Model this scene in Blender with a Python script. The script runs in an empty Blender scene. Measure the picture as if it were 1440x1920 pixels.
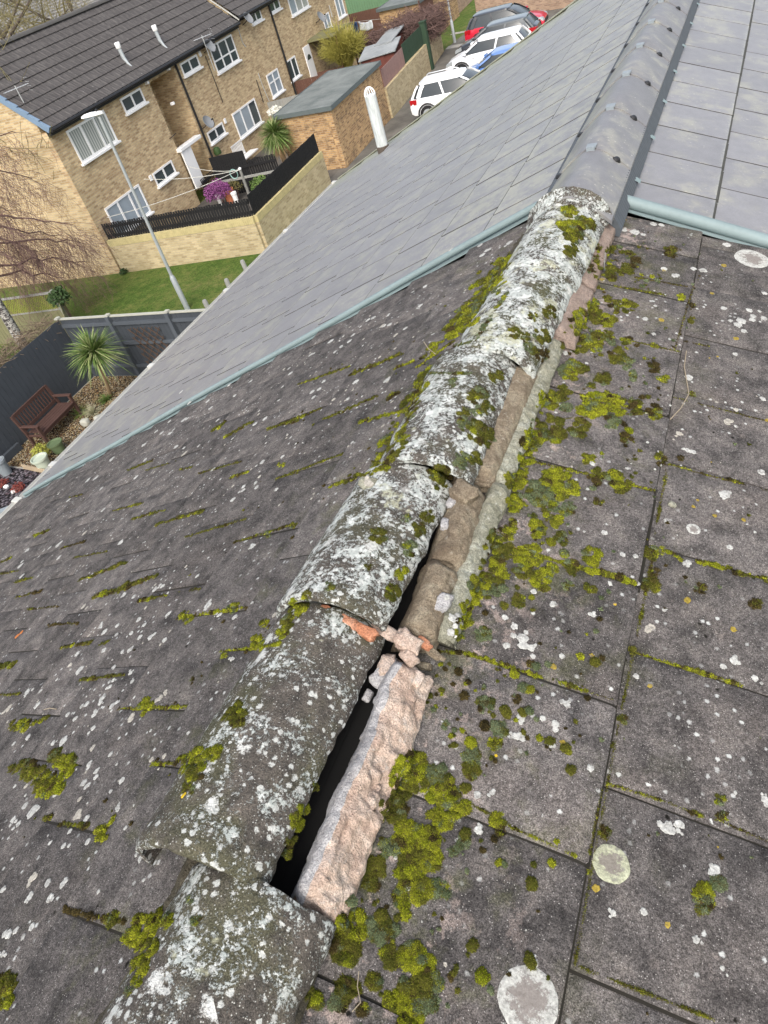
import bpy, bmesh, math, random
import numpy as np
from mathutils import Vector, Matrix, noise as mnoise
from mathutils.bvhtree import BVHTree
R = math.radians
random.seed(7); rng = np.random.default_rng(7)
sc = bpy.context.scene

# ------------------------------------------------------------------ camera
CM = [[0.896611451863911, 0.3606153332291318, -0.2569912174112795],
      [0.07442290353327044, -0.6948155811281014, -0.715326876086238],
      [-0.4365193418580291, 0.6222442363426605, -0.649817647130464]]   # right, down, forward
CAM = Vector((0.6393, 0.0, 1.0705)); FPX = 1331.0
cd = bpy.data.cameras.new('camera'); cam = bpy.data.objects.new('camera', cd)
sc.collection.objects.link(cam); sc.camera = cam
r_, d_, f_ = (Vector(v) for v in CM)
mw = Matrix.Identity(4)
for i in range(3):
    mw[i][0] = r_[i]; mw[i][1] = -d_[i]; mw[i][2] = -f_[i]; mw[i][3] = CAM[i]
cam.matrix_world = mw
cd.sensor_fit = 'VERTICAL'; cd.sensor_height = 36.0; cd.lens = FPX / 1920 * 36.0
cd.clip_start = 0.05; cd.clip_end = 2000

# ------------------------------------------------------------------ light
SUN_EL, SUN_AZ = 46.0, 161.0      # azimuth clockwise from +Y
w = bpy.data.worlds.new('World'); sc.world = w; w.use_nodes = True
wn = w.node_tree.nodes; wl = w.node_tree.links
sky = wn.new('ShaderNodeTexSky'); sky.sky_type = 'NISHITA'; sky.sun_disc = False
sky.sun_elevation = R(SUN_EL); sky.sun_rotation = R(SUN_AZ); sky.dust_density = 4.0; sky.air_density = 1.0; sky.ozone_density = 0.6
hs = wn.new('ShaderNodeHueSaturation'); hs.inputs['Saturation'].default_value = .55; wl.new(sky.outputs[0], hs.inputs['Color']); wl.new(hs.outputs[0], wn['Background'].inputs[0]); wn['Background'].inputs[1].default_value = 0.15
sl = bpy.data.lights.new('sun', 'SUN'); sl.energy = .85; sl.angle = R(24); sl.color = (1.0, 0.95, 0.87)
so = bpy.data.objects.new('sun', sl); sc.collection.objects.link(so)
sd = Vector((math.sin(R(SUN_AZ)) * math.cos(R(SUN_EL)), math.cos(R(SUN_AZ)) * math.cos(R(SUN_EL)), math.sin(R(SUN_EL))))
so.rotation_euler = sd.to_track_quat('Z', 'Y').to_euler()
sc.view_settings.view_transform = 'Standard'; sc.view_settings.look = 'None'
sc.view_settings.exposure = 1.02; sc.view_settings.gamma = 1.0

# ------------------------------------------------------------------ geometry of the place
TH = 0.396; CT, ST = math.cos(TH), math.sin(TH)      # roof pitch; ridge = Y axis at the origin
ZG = -7.2                                             # ground level
FA = R(3.0); FO = Vector((math.cos(FA), math.sin(FA), 0)); FD = Vector((-math.sin(FA), math.cos(FA), 0))
FB = Vector((-20.275, 19.04, ZG))                     # corner of the flats opposite
def ray(px, py): return ((px - 720) / FPX) * r_ + ((py - 960) / FPX) * d_ + f_
def on_plane(px, py, n, p):
    v = ray(px, py); return CAM + v * ((p - CAM).dot(n) / v.dot(n))
def gz(px, py, h=0.0): return on_plane(px, py, Vector((0, 0, 1)), Vector((0, 0, ZG + h)))
def fac(px, py, off=0.0):
    q = on_plane(px, py, FO, FB + FO * off) - FB; return q.dot(FD), q.z
def slope(side, u, y, h=0.0):                         # side -1 left, +1 right
    return Vector((side * (u * CT + h * ST), y, -u * ST + h * CT))
def nz(v, s=1.0): return mnoise.noise(Vector(v) * s)

# ------------------------------------------------------------------ helpers
def link(name, verts, faces, mat, parent=None, smooth=False, mats=None, mi=None):
    me = bpy.data.meshes.new(name); me.from_pydata([tuple(v) for v in verts], [], [tuple(f) for f in faces]); me.update()
    for m in (mats or [mat]): me.materials.append(m)
    if mi is not None: me.polygons.foreach_set('material_index', mi)
    if smooth: me.polygons.foreach_set('use_smooth', [True] * len(me.polygons))
    o = bpy.data.objects.new(name, me); sc.collection.objects.link(o)
    if parent is not None: o.parent = parent
    return o
def tag(o, label, cat=None, group=None, kind=None):
    if label: o['label'] = label
    if cat: o['category'] = cat
    if group: o['group'] = group
    if kind: o['kind'] = kind
    return o
def thing(name, label, cat, loc=(0, 0, 0), rz=0.0, group=None):
    o = bpy.data.objects.new(name, None); sc.collection.objects.link(o)
    o.location = loc; o.rotation_euler = (0, 0, rz); o.empty_display_size = 0.2
    return tag(o, label, cat, group)
class MB:
    def __init__(s): s.v = []; s.f = []; s.sm = False
    def add(s, vs, fs):
        n = len(s.v); s.v += [Vector(v) for v in vs]; s.f += [tuple(i + n for i in f) for f in fs]; return s
    def box(s, x0, x1, y0, y1, z0, z1, rot=0.0, piv=(0, 0, 0), M=None):
        vs = [Vector((x, y, z)) for z in (z0, z1) for y in (y0, y1) for x in (x0, x1)]
        if M is not None: vs = [M @ v for v in vs]
        return s.add(vs, [(0, 2, 3, 1), (4, 5, 7, 6), (0, 1, 5, 4), (2, 6, 7, 3), (0, 4, 6, 2), (1, 3, 7, 5)])
    def beam(s, a, b, w, h, up=(0, 0, 1)):
        a, b = Vector(a), Vector(b); t = (b - a); L = t.length; t.normalize()
        x = t.cross(Vector(up)); x = x.normalized() if x.length > 1e-5 else Vector((1, 0, 0)); z = x.cross(t)
        M = Matrix([(x[i], t[i], z[i], a[i]) for i in range(3)] + [(0, 0, 0, 1)])
        return s.box(-w / 2, w / 2, 0, L, -h / 2, h / 2, M=M)
    def prism(s, poly, z0, z1):
        n = len(poly)
        return s.add([(p[0], p[1], z0) for p in poly] + [(p[0], p[1], z1) for p in poly],
                     [tuple(range(n - 1, -1, -1)), tuple(range(n, 2 * n))] + [(i, (i + 1) % n, n + (i + 1) % n, n + i) for i in range(n)])
    def tube(s, pts, rad, n=6, cap=True):
        pts = [Vector(p) for p in pts]; rad = rad if hasattr(rad, '__len__') else [rad] * len(pts)
        vs = []; px = None
        for i, p in enumerate(pts):
            t = (pts[min(i + 1, len(pts) - 1)] - pts[max(i - 1, 0)]).normalized()
            x = px - t * px.dot(t) if px is not None else (t.cross(Vector((0, 0, 1))) if abs(t.z) < .9 else t.cross(Vector((1, 0, 0))))
            if x.length < 1e-6: x = t.orthogonal()
            x.normalize(); px = x; y = t.cross(x)
            for k in range(n):
                a = 2 * math.pi * k / n; vs.append(p + (x * math.cos(a) + y * math.sin(a)) * rad[i])
        fs = [(i * n + k, i * n + (k + 1) % n, (i + 1) * n + (k + 1) % n, (i + 1) * n + k) for i in range(len(pts) - 1) for k in range(n)]
        if cap: fs += [tuple(range(n - 1, -1, -1)), tuple(range((len(pts) - 1) * n, len(pts) * n))]
        return s.add(vs, fs)
    def lathe(s, prof, n=16, c=(0, 0, 0)):
        vs = [(c[0] + r * math.cos(2 * math.pi * k / n), c[1] + r * math.sin(2 * math.pi * k / n), c[2] + z) for r, z in prof for k in range(n)]
        m = len(prof)
        fs = [(i * n + k, i * n + (k + 1) % n, (i + 1) * n + (k + 1) % n, (i + 1) * n + k) for i in range(m - 1) for k in range(n)]
        fs += [tuple(range(n - 1, -1, -1)), tuple(range((m - 1) * n, m * n))]
        return s.add(vs, fs)
    def loft(s, secs, closed=True, caps=True):
        n = len(secs[0]); vs = [p for q in secs for p in q]; m = len(secs)
        kk = n if closed else n - 1
        fs = [(i * n + k, i * n + (k + 1) % n, (i + 1) * n + (k + 1) % n, (i + 1) * n + k) for i in range(m - 1) for k in range(kk)]
        if caps: fs += [tuple(range(n - 1, -1, -1)), tuple(range((m - 1) * n, m * n))]
        return s.add(vs, fs)
    def build(s, name, mat, parent=None, smooth=False, bevel=0.0):
        o = link(name, s.v, s.f, mat, parent, smooth)
        if bevel:
            b = o.modifiers.new('b', 'BEVEL'); b.width = bevel; b.segments = 2; b.limit_method = 'ANGLE'
        if smooth:
            try: o.data.set_sharp_from_angle(angle=R(38))
            except Exception: pass
        return o

# ------------------------------------------------------------------ materials
class NT:
    def __init__(s, name):
        s.m = bpy.data.materials.new(name); s.m.use_nodes = True
        s.n = s.m.node_tree.nodes; s.l = s.m.node_tree.links; s.b = s.n['Principled BSDF']; s.b.inputs['Specular IOR Level'].default_value = 0.25
    def node(s, t, **kw):
        o = s.n.new(t)
        for k, v in kw.items(): setattr(o, k, v)
        return o
    def put(s, sock, v):
        if hasattr(v, 'links') or hasattr(v, 'is_linked'): s.l.new(v, sock)
        else:
            if isinstance(v, (tuple, list)) and len(v) == 3 and sock.type == 'RGBA': v = (*v, 1)
            sock.default_value = v
    def co(s, kind='Object'): return s.node('ShaderNodeTexCoord').outputs[kind]
    def mapp(s, v, scale=(1, 1, 1), rot=(0, 0, 0)):
        o = s.node('ShaderNodeMapping'); s.l.new(v, o.inputs[0]); o.inputs['Scale'].default_value = scale; o.inputs['Rotation'].default_value = rot; return o.outputs[0]
    def noise(s, v, sc_, det=3, ro=.55, dist=0.0):
        o = s.node('ShaderNodeTexNoise'); s.l.new(v, o.inputs['Vector']); o.inputs['Scale'].default_value = sc_; o.inputs['Detail'].default_value = det
        o.inputs['Roughness'].default_value = ro; o.inputs['Distortion'].default_value = dist; return o.outputs['Fac']
    def vor(s, v, sc_, feat='F1', out='Distance'):
        o = s.node('ShaderNodeTexVoronoi', feature=feat); s.l.new(v, o.inputs['Vector']); o.inputs['Scale'].default_value = sc_; return o.outputs[out]
    def ramp(s, f, stops, interp='LINEAR'):
        o = s.node('ShaderNodeValToRGB'); s.l.new(f, o.inputs[0]); e = o.color_ramp; e.interpolation = interp
        while len(e.elements) < len(stops): e.elements.new(.5)
        for q, (p, c) in zip(e.elements, stops):
            q.position = p; q.color = (*c, 1) if hasattr(c, '__len__') else (c, c, c, 1)
        return o.outputs[0]
    def step(s, f, a, b):                # smooth 0..1 between a and b (a may exceed b)
        o = s.node('ShaderNodeMapRange', interpolation_type='SMOOTHSTEP'); s.l.new(f, o.inputs[0])
        if a < b: o.inputs[1].default_value = a; o.inputs[2].default_value = b
        else: o.inputs[1].default_value = b; o.inputs[2].default_value = a; o.inputs[3].default_value = 1; o.inputs[4].default_value = 0
        return o.outputs[0]
    def ma(s, op, a, b=0.0, c=None):
        o = s.node('ShaderNodeMath', operation=op); s.put(o.inputs[0], a); s.put(o.inputs[1], b)
        if c is not None: s.put(o.inputs[2], c)
        return o.outputs[0]
    def mix(s, f, a, b, bl='MIX'):
        o = s.node('ShaderNodeMix', data_type='RGBA', blend_type=bl); s.put(o.inputs[0], f); s.put(o.inputs[6], a); s.put(o.inputs[7], b); return o.outputs[2]
    def mul(s, col, f):                  # colour times scalar
        o = s.node('ShaderNodeVectorMath', operation='SCALE'); s.put(o.inputs[0], col); s.put(o.inputs[3], f); return o.outputs[0]
    def xyz(s, v): o = s.node('ShaderNodeSeparateXYZ'); s.l.new(v, o.inputs[0]); return o.outputs
    def comb(s, x, y, z):
        o = s.node('ShaderNodeCombineXYZ'); [s.put(o.inputs[i], q) for i, q in enumerate((x, y, z))]; return o.outputs[0]
    def attr(s, nm, out='Fac'): return s.node('ShaderNodeAttribute', attribute_name=nm).outputs[out]
    def bump(s, h, dist=.002, st=1.0):
        o = s.node('ShaderNodeBump'); s.l.new(h, o.inputs['Height']); o.inputs['Distance'].default_value = dist; o.inputs['Strength'].default_value = st
        s.l.new(o.outputs[0], s.b.inputs['Normal'])
    def out(s, col, rough=.85, **kw):
        s.put(s.b.inputs['Base Color'], col); s.put(s.b.inputs['Roughness'], rough)
        for k, v in kw.items(): s.put(s.b.inputs[k], v)
        return s.m
def plain(name, col, rough=.6, var=.25, sc_=6.0, bump=0.0, metal=0.0, spec=.35):
    t = NT(name); p = t.co(); a = t.noise(p, sc_, 5); b = t.noise(p, sc_ * 9, 3)
    k = t.ma('ADD', t.ma('MULTIPLY', a, var * 1.3), t.ma('MULTIPLY', b, var * .7)); k = t.ma('ADD', k, 1 - var)
    c = t.mul(col if hasattr(col, 'links') else (*col,), k)
    if bump: t.bump(b, bump)
    return t.out(c, rough, Metallic=metal, **{'Specular IOR Level': spec})

def tile_mat(name, new=False):
    t = NT(name); p = t.co(); x, y, z = t.xyz(p); ax = t.ma('ABSOLUTE', x)
    n1 = t.noise(p, 5, 4); n2 = t.noise(p, 16, 6, .62); g = t.noise(p, 420, 2, .8); g2 = t.noise(p, 150, 3, .7); tv = t.attr('tv')
    if not new:
        c = t.ramp(n2, [(.30, (.043, .040, .039)), (.46, (.084, .077, .074)), (.58, (.121, .110, .104)), (.75, (.170, .152, .139))])
        c = t.mix(t.step(n1, .48, .72), c, t.mix(.35, c, (.15, .128, .115)))
        k = t.ma('MULTIPLY_ADD', tv, .40, .82); c = t.mul(c, k)
        gr = t.ma('MULTIPLY_ADD', t.step(g, .28, .74), 1.25, .38); c = t.mul(c, gr)
        gr2 = t.ma('MULTIPLY_ADD', t.step(g2, .3, .7), .7, .65); c = t.mul(c, gr2)
        # bare worn concrete, pinkish, close under the ridge
        worn = t.ma('MULTIPLY', t.step(t.noise(p, 22, 5, .7), .52, .62), t.step(t.ma('ADD', ax, t.ma('MULTIPLY', n1, .35)), .58, .34))
        worn = t.ma('MULTIPLY', worn, t.step(x, 0.0, .1))
        c = t.mix(t.ma('MULTIPLY', worn, .8), c, t.mul((.33, .265, .235), gr))
        wl_ = t.ma('MULTIPLY', t.step(t.noise(p, 30, 4, .7), .60, .68), t.step(n1, .45, .6))
        c = t.mix(t.ma('MULTIPLY', wl_, .5), c, t.mul((.22, .19, .172), gr))
        # sand grains, pale crust specks, black spots
        sp = t.ma('MULTIPLY', t.step(t.vor(p, 260), .30, .16), t.step(t.vor(p, 260, out='Color'), .70, .74)); c = t.mix(t.ma('MULTIPLY', sp, .75), c, (.42, .40, .38))
        dv = t.ma('ADD', t.vor(p, 34), t.ma('MULTIPLY', t.noise(p, 120, 3), .35)); rv = t.vor(p, 34, out='Color')
        c = t.mix(t.ma('MULTIPLY', t.step(dv, .36, .27), t.step(rv, .80, .83)), c, (.012, .011, .009))
        lv = t.ma('ADD', t.vor(p, 52), t.ma('MULTIPLY', t.noise(p, 230, 4, .8), .6)); lr = t.vor(p, 52, out='Color')
        c = t.mix(t.ma('MULTIPLY', t.ma('MULTIPLY', t.step(lv, .60, .44), t.step(lr, .62, .68)), t.step(n1, .40, .62)), c, (.50, .51, .49))
        # green film close to the ridge
        alg = t.ma('MULTIPLY', t.step(t.noise(p, 9, 5, .7), .50, .68), t.step(ax, .75, .15)); c = t.mix(t.ma('MULTIPLY', alg, .5), c, t.mul((.085, .09, .035), gr))
        t.bump(t.ma('ADD', t.ma('MULTIPLY', g, .8), t.ma('MULTIPLY', g2, 1.0)), .0018, 1.0)
        return t.out(c, .93, **{'Specular IOR Level': .12})
    # new smooth tile: lilac grey, weathered pale near ridge and far verge
    c = t.ramp(n2, [(.3, (.178, .176, .184)), (.7, (.218, .215, .225))]); c = t.mul(c, t.ma('MULTIPLY_ADD', tv, .13, .93))
    c = t.mul(c, t.ma('MULTIPLY_ADD', t.step(g2, .3, .7), .14, .93))
    st = t.noise(t.mapp(p, (14, 1.5, 14)), 1.0, 4, .6); c = t.mix(t.ma('MULTIPLY', t.step(st, .45, .75), .22), c, (.22, .215, .22))
    fz = t.ma('MAXIMUM', t.ma('MULTIPLY', t.step(t.ma('ADD', ax, t.ma('MULTIPLY', n1, .9)), 1.75, .95), t.step(x, .05, -.05)), t.ma('MULTIPLY', t.step(n1, .44, .62), .8))
    spk = t.ma('MULTIPLY', t.step(t.ma('ADD', t.vor(p, 48), t.ma('MULTIPLY', g2, .5)), .52, .34), t.step(t.vor(p, 48, out='Color'), .52, .57))
    c = t.mix(t.ma('MULTIPLY', t.ma('MULTIPLY', spk, fz), .75), c, (.50, .49, .41))
    c = t.mix(t.ma('MULTIPLY', t.ma('MULTIPLY', t.step(t.noise(p, 11, 5, .7), .40, .62), fz), .55), c, (.36, .35, .27))
    vg = t.ma('MULTIPLY', t.step(t.ma('ADD', y, t.ma('MULTIPLY', t.noise(p, 3.5, 5, .7), 1.6)), 9.7, 10.4), .75)
    c = t.mix(vg, c, t.ramp(t.noise(p, 24, 5, .7), [(.35, (.16, .165, .12)), (.6, (.30, .31, .20))]))
    fe = t.ma('MULTIPLY', t.step(t.ma('ADD', t.attr('fe'), t.ma('MULTIPLY', t.noise(p, 60, 4, .7), .5)), 1.12, 1.34), t.step(t.noise(p, 4, 3), .35, .6))
    c = t.mix(t.ma('MULTIPLY', fe, .7), c, (.44, .44, .36))
    t.bump(t.ma('ADD', g, g2), .0004, .8)
    return t.out(c, .42, **{'Specular IOR Level': .55})
M_OLD = tile_mat('old_concrete_tile'); M_NEW = tile_mat('new_smooth_tile', True)

def ridge_mat(name, amt, yel, moss, base=((.05, .046, .042), (.12, .105, .09))):
    t = NT(name); p = t.co(); n1 = t.noise(p, 7, 5, .6); n2 = t.noise(p, 26, 6, .7); g = t.noise(p, 380, 2, .8); g2 = t.noise(p, 120, 4, .75)
    c = t.ramp(n2, [(.32, base[0]), (.62, base[1]), (.8, (.20, .155, .125))])
    gr = t.ma('MULTIPLY_ADD', t.step(g, .28, .72), 1.1, .45); c = t.mul(c, gr)
    c = t.mix(t.ma('MULTIPLY', t.step(n1, .45, .62), moss), c, t.mul((.085, .088, .04), gr))
    gl = t.ma('MULTIPLY_ADD', t.noise(p, 15, 6, .75), .6, t.ma('MULTIPLY', t.noise(p, 130, 5, .85), .55))
    m = t.step(gl, amt, amt - .045) if False else t.step(gl, amt - .012, amt + .02)
    crust = t.mix(t.step(t.noise(p, 70, 3), .4, .65), (.42, .45, .425), (.68, .70, .67)); crust = t.mul(crust, t.ma('MULTIPLY_ADD', g, .55, .72))
    c = t.mix(t.ma('MULTIPLY', m, .92), c, crust)
    # separate rosettes
    dv = t.ma('SUBTRACT', t.ma('ADD', t.vor(p, 21), t.ma('MULTIPLY', t.noise(p, 75, 5, .85), 1.15)), t.ma('MULTIPLY', t.xyz(t.vor(p, 21, out='Color'))[1], .35)); rv = t.vor(p, 21, out='Color')
    c = t.mix(t.ma('MULTIPLY', t.step(dv, .62, .46), t.step(rv, .76, .80)), c, t.mul((.70, .70, .66), t.ma('MULTIPLY_ADD', g2, .7, .55)))
    y_ = t.ma('MULTIPLY', t.step(t.noise(p, 10, 4, .7), .62 - yel, .70 - yel), t.step(g2, .3, .55)); c = t.mix(t.ma('MULTIPLY', y_, .85), c, (.50, .50, .36))
    sp = t.ma('MULTIPLY', t.step(t.vor(p, 240), .32, .16), t.step(t.vor(p, 240, out='Color'), .62, .68)); c = t.mix(t.ma('MULTIPLY', sp, .85), c, (.52, .52, .48)); sq = t.ma('SUBTRACT', t.ma('ADD', t.vor(p, 70), t.ma('MULTIPLY', t.noise(p, 170, 4, .8), 1.1)), t.ma('MULTIPLY', t.xyz(t.vor(p, 70, out='Color'))[1], .55)); c = t.mix(t.ma('MULTIPLY', t.ma('MULTIPLY', t.step(sq, .50, .36), t.step(t.vor(p, 70, out='Color'), .50, .54)), .85), c, (.56, .57, .54))
    t.bump(t.ma('ADD', t.ma('MULTIPLY', g2, 1.0), t.ma('ADD', t.ma('MULTIPLY', g, .6), t.ma('MULTIPLY', m, .35))), .0035, 1.0)
    return t.out(c, .94, **{'Specular IOR Level': .1})
M_RIDGE = ridge_mat('ridge_lichen', .578, .0, .35)
M_RIDGE1 = ridge_mat('ridge_lichen_sparse', .622, -.03, .5)
M_RIDGE2 = ridge_mat('ridge_lichen_heavy', .555, .09, .7)

def moss_mat():
    t = NT('moss'); p = t.co(); a = t.attr('col', 'Color'); n = t.noise(p, 260, 2, .7); n2 = t.noise(p, 40, 3)
    c = t.mul(a, t.ma('MULTIPLY_ADD', n, .9, .55)); c = t.mul(c, t.ma('MULTIPLY_ADD', n2, .6, .7))
    t.bump(n, .002, .7)
    return t.out(c, .95, **{'Specular IOR Level': .08})
M_MOSS = moss_mat()
def lichen_mat():
    t = NT('lichen'); p = t.co(); a = t.attr('col', 'Color'); n = t.noise(p, 160, 4, .75); rg = t.ma('SUBTRACT', t.ma('ADD', t.noise(p, 62, 6, .8), .33), t.ma('MULTIPLY', t.attr('rg'), .52))
    c = t.mul(a, t.ma('MULTIPLY_ADD', t.step(n, .3, .7), .6, .62)); c = t.mix(t.ma('MULTIPLY', t.step(t.noise(p, 75, 5, .8), .54, .62), .7), c, (.17, .16, .15)); c = t.mix(t.ma('MULTIPLY', t.step(rg, .50, .58), .85), c, t.mul((.20, .175, .16), t.ma('MULTIPLY_ADD', n, .8, .5)))
    t.bump(n, .0015, .8)
    return t.out(c, .95, **{'Specular IOR Level': .08})
M_LICHEN = lichen_mat()
def mortar_mat(name, cols, gcol):
    t = NT(name); p = t.co(); n1 = t.noise(p, 16, 6, .7, .6); n2 = t.noise(p, 60, 5, .75); g = t.noise(p, 330, 2, .8)
    c = t.ramp(n1, [(.3, cols[0]), (.5, cols[1]), (.68, cols[2])]); c = t.mul(c, t.ma('MULTIPLY_ADD', t.step(g, .25, .75), .75, .62)); c = t.mul(c, t.ma('MULTIPLY_ADD', n2, .8, .6))
    c = t.mix(t.ma('MULTIPLY', t.step(t.noise(p, 34, 5, .8), .58, .66), .6), c, gcol)
    cr = t.vor(p, 26, 'DISTANCE_TO_EDGE'); crk = t.ma('MULTIPLY', t.step(cr, .02, .0), t.step(n1, .5, .56)); c = t.mix(t.ma('MULTIPLY', crk, .5), c, (.05, .035, .028))
    t.bump(t.ma('ADD', t.ma('MULTIPLY', n2, 1.8), t.ma('MULTIPLY', g, .6)), .006, 1.0)
    return t.out(c, .92, **{'Specular IOR Level': .12})
M_MORT = mortar_mat('pink_mortar', [(.37, .26, .205), (.52, .40, .325), (.63, .54, .47)], (.60, .55, .50))
M_MORTG = mortar_mat('grey_mortar', [(.30, .29, .29), (.42, .41, .41), (.5, .49, .49)], (.5, .5, .5))
M_MORTB = mortar_mat('brown_mortar', [(.13, .10, .072), (.24, .195, .14), (.37, .325, .24)], (.44, .41, .34))
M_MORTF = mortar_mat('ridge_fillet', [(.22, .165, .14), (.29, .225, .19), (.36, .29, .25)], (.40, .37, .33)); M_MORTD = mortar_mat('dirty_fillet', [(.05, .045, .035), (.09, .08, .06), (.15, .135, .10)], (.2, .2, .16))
M_MORTL = mortar_mat('lichened_mortar', [(.17, .165, .12), (.30, .295, .23), (.44, .445, .38)], (.55, .56, .50))
M_CLAY = mortar_mat('clay_slip', [(.40, .16, .085), (.50, .22, .125), (.55, .32, .22)], (.5, .38, .30))
M_BLACK = plain('dark_felt', (.008, .008, .008), .95)

def brick_mat(name, c1, c2, mo, dirt=.0, dcol=(.12, .10, .07), solo=.5):
    t = NT(name); p = t.co(); x, y, z = t.xyz(p)
    v = t.comb(t.ma('ADD', x, y), z, 0.0)
    b = t.node('ShaderNodeTexBrick'); t.l.new(v, b.inputs['Vector']); b.offset = .5
    for k, q in (('Scale', 1.0), ('Mortar Size', .011), ('Brick Width', .225), ('Row Height', .075), ('Bias', 0.0), ('Mortar Smooth', .2)): b.inputs[k].default_value = q
    t.put(b.inputs['Color1'], (0, 0, 0)); t.put(b.inputs['Color2'], (1, 1, 1)); t.put(b.inputs['Mortar'], (.5, .5, .5))
    rnd = t.xyz(b.outputs['Color'])[0]
    # random brick tone: mix of per brick value and patchy larger noise
    n1 = t.noise(t.mapp(v, (5, 15, 1)), 1.0, 5, .8); n2 = t.noise(p, .9, 4, .6); g = t.noise(p, 45, 3, .7)
    k = t.ma('ADD', t.ma('MULTIPLY', rnd, .55), t.ma('MULTIPLY', n1, .6))
    c = t.ramp(k, [(.28, tuple(q * .82 for q in c2)), (.42, c2), (.56, tuple((a + b_) / 2 for a, b_ in zip(c1, c2))), (.76, c1)])
    c = t.mul(c, t.ma('MULTIPLY_ADD', g, .5, .75))
    c = t.mix(b.outputs['Fac'], c, mo)
    c = t.mul(c, t.ma('MULTIPLY_ADD', n2, .5, .75))
    if dirt: c = t.mix(t.ma('MULTIPLY', t.step(t.noise(p, 1.6, 6, .75), .5, .66), dirt), c, dcol)
    t.bump(t.ma('SUBTRACT', 1.0, b.outputs['Fac']), .006, .6)
    return t.out(c, .9, **{'Specular IOR Level': .15})
M_BRICK = brick_mat('buff_brick', (.60, .46, .27), (.40, .275, .15), (.44, .36, .25), .25, (.19, .15, .095))
M_BRICKW = brick_mat('wall_brick', (.50, .41, .25), (.38, .30, .17), (.42, .36, .25), .3, (.26, .22, .11))
M_BRICKG = brick_mat('garage_brick', (.50, .32, .15), (.28, .165, .08), (.38, .29, .19), .55, (.11, .085, .06))
M_BRICKP = brick_mat('pinkish_brick', (.42, .29, .20), (.30, .20, .14), (.36, .28, .22), .3, (.2, .15, .1))

def grass_mat():
    t = NT('grass'); p = t.co(); n = t.noise(p, .55, 5, .65); g = t.noise(p, 22, 4, .8); g2 = t.noise(p, 3.2, 4, .7)
    c = t.ramp(t.ma('ADD', t.ma('MULTIPLY', n, .5), t.ma('MULTIPLY', g2, .5)), [(.36, (.045, .088, .014)), (.48, (.078, .122, .024)), (.57, (.125, .145, .040)), (.68, (.19, .165, .08))])
    c = t.mul(c, t.ma('MULTIPLY_ADD', t.step(g, .3, .7), .95, .5)); t.bump(g, .05, .8)
    return t.out(c, .9, **{'Specular IOR Level': .15})
def tarmac_mat(name, c0, c1, s_=1.0):
    t = NT(name); p = t.co(); n = t.noise(p, .7 * s_, 6, .7); g = t.noise(p, 30, 3, .8)
    c = t.ramp(n, [(.35, c0), (.65, c1)]); c = t.mul(c, t.ma('MULTIPLY_ADD', g, .6, .7)); t.bump(g, .01, .6)
    return t.out(c, .92)
def gravel_mat(name, stops, s_):
    t = NT(name); p = t.co(); v = t.node('ShaderNodeTexVoronoi'); t.l.new(p, v.inputs['Vector']); v.inputs['Scale'].default_value = s_
    r0 = t.xyz(v.outputs['Color'])[0]; c = t.ramp(r0, stops, 'CONSTANT'); c = t.mul(c, t.step(v.outputs['Distance'], .75, .25))
    c = t.mul(c, t.ma('MULTIPLY_ADD', t.noise(p, 1.5, 4), .7, .6)); t.bump(t.ma('SUBTRACT', 1.0, v.outputs['Distance']), .03, 1.0)
    return t.out(c, .9)
M_GRASS = grass_mat(); M_TAR = tarmac_mat('tarmac', (.085, .08, .07), (.16, .15, .13)); M_PAVE = tarmac_mat('paving', (.24, .23, .2), (.36, .34, .30))
M_GRAVEL = gravel_mat('golden_gravel', [(0, (.20, .10, .05)), (.25, (.42, .30, .14)), (.5, (.50, .42, .27)), (.75, (.30, .20, .09)), (.9, (.6, .54, .42))], 32)
M_SLATE = gravel_mat('purple_slate', [(0, (.07, .06, .075)), (.3, (.13, .115, .13)), (.6, (.18, .16, .18)), (.85, (.10, .07, .08))], 14)
M_FELT = tarmac_mat('roof_felt', (.11, .125, .12), (.20, .215, .205), 1.4)
M_WHITE = plain('white_pvc', (.80, .80, .79), .4, .08); M_JOINT = plain('shade_grime_joint', (.055, .056, .05), .95, .4, 8); M_JOINTO = plain('shade_dirt_joint', (.018, .016, .012), .95, .5, 30); M_GUTW = plain('white_gutter', (.46, .46, .43), .45, .2, 5)  # tile joint colours: painted shade of gaps and front edges, mixed with grime
M_BLKP = plain('black_plastic', (.018, .018, .019), .45, .2); M_FASC = plain('black_fascia', (.014, .014, .014), .6, .3)
M_TEAL = plain('grey_verge_trim', (.19, .245, .25), .6, .25, 7); M_GALV = plain('galvanised', (.40, .43, .44), .45, .2, 5, 0, .35)
M_LEAD = plain('grey_plastic', (.22, .25, .27), .5, .2); M_BLUEG = plain('blue_grey_trim', (.16, .23, .32), .55, .3, 3)
M_DISH = plain('dish_grey', (.20, .21, .22), .5, .15); M_MET = plain('bright_metal', (.55, .57, .58), .35, .15, 6, 0, .6)
M_TYRE = plain('tyre', (.012, .012, .013), .85); M_RED = plain('red_lens', (.35, .01, .015), .2, .1)
def wood(name, col, var=.45, rough=.8, sc_=3.0, grn=(1, 1, .12)):
    t = NT(name); p = t.co(); n = t.noise(t.mapp(p, grn), 30, 4, .7); n2 = t.noise(p, sc_, 4)
    c = t.mul(col, t.ma('ADD', t.ma('MULTIPLY', n, var * 1.2), t.ma('ADD', t.ma('MULTIPLY', n2, var * .8), 1 - var))); t.bump(n, .004, .6)
    return t.out(c, rough, **{'Specular IOR Level': .2})
M_FENCE = wood('slate_painted_wood', (.052, .060, .070), .35); M_FENCEL = wood('fence_rail_paint', (.075, .086, .10), .3)
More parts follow.
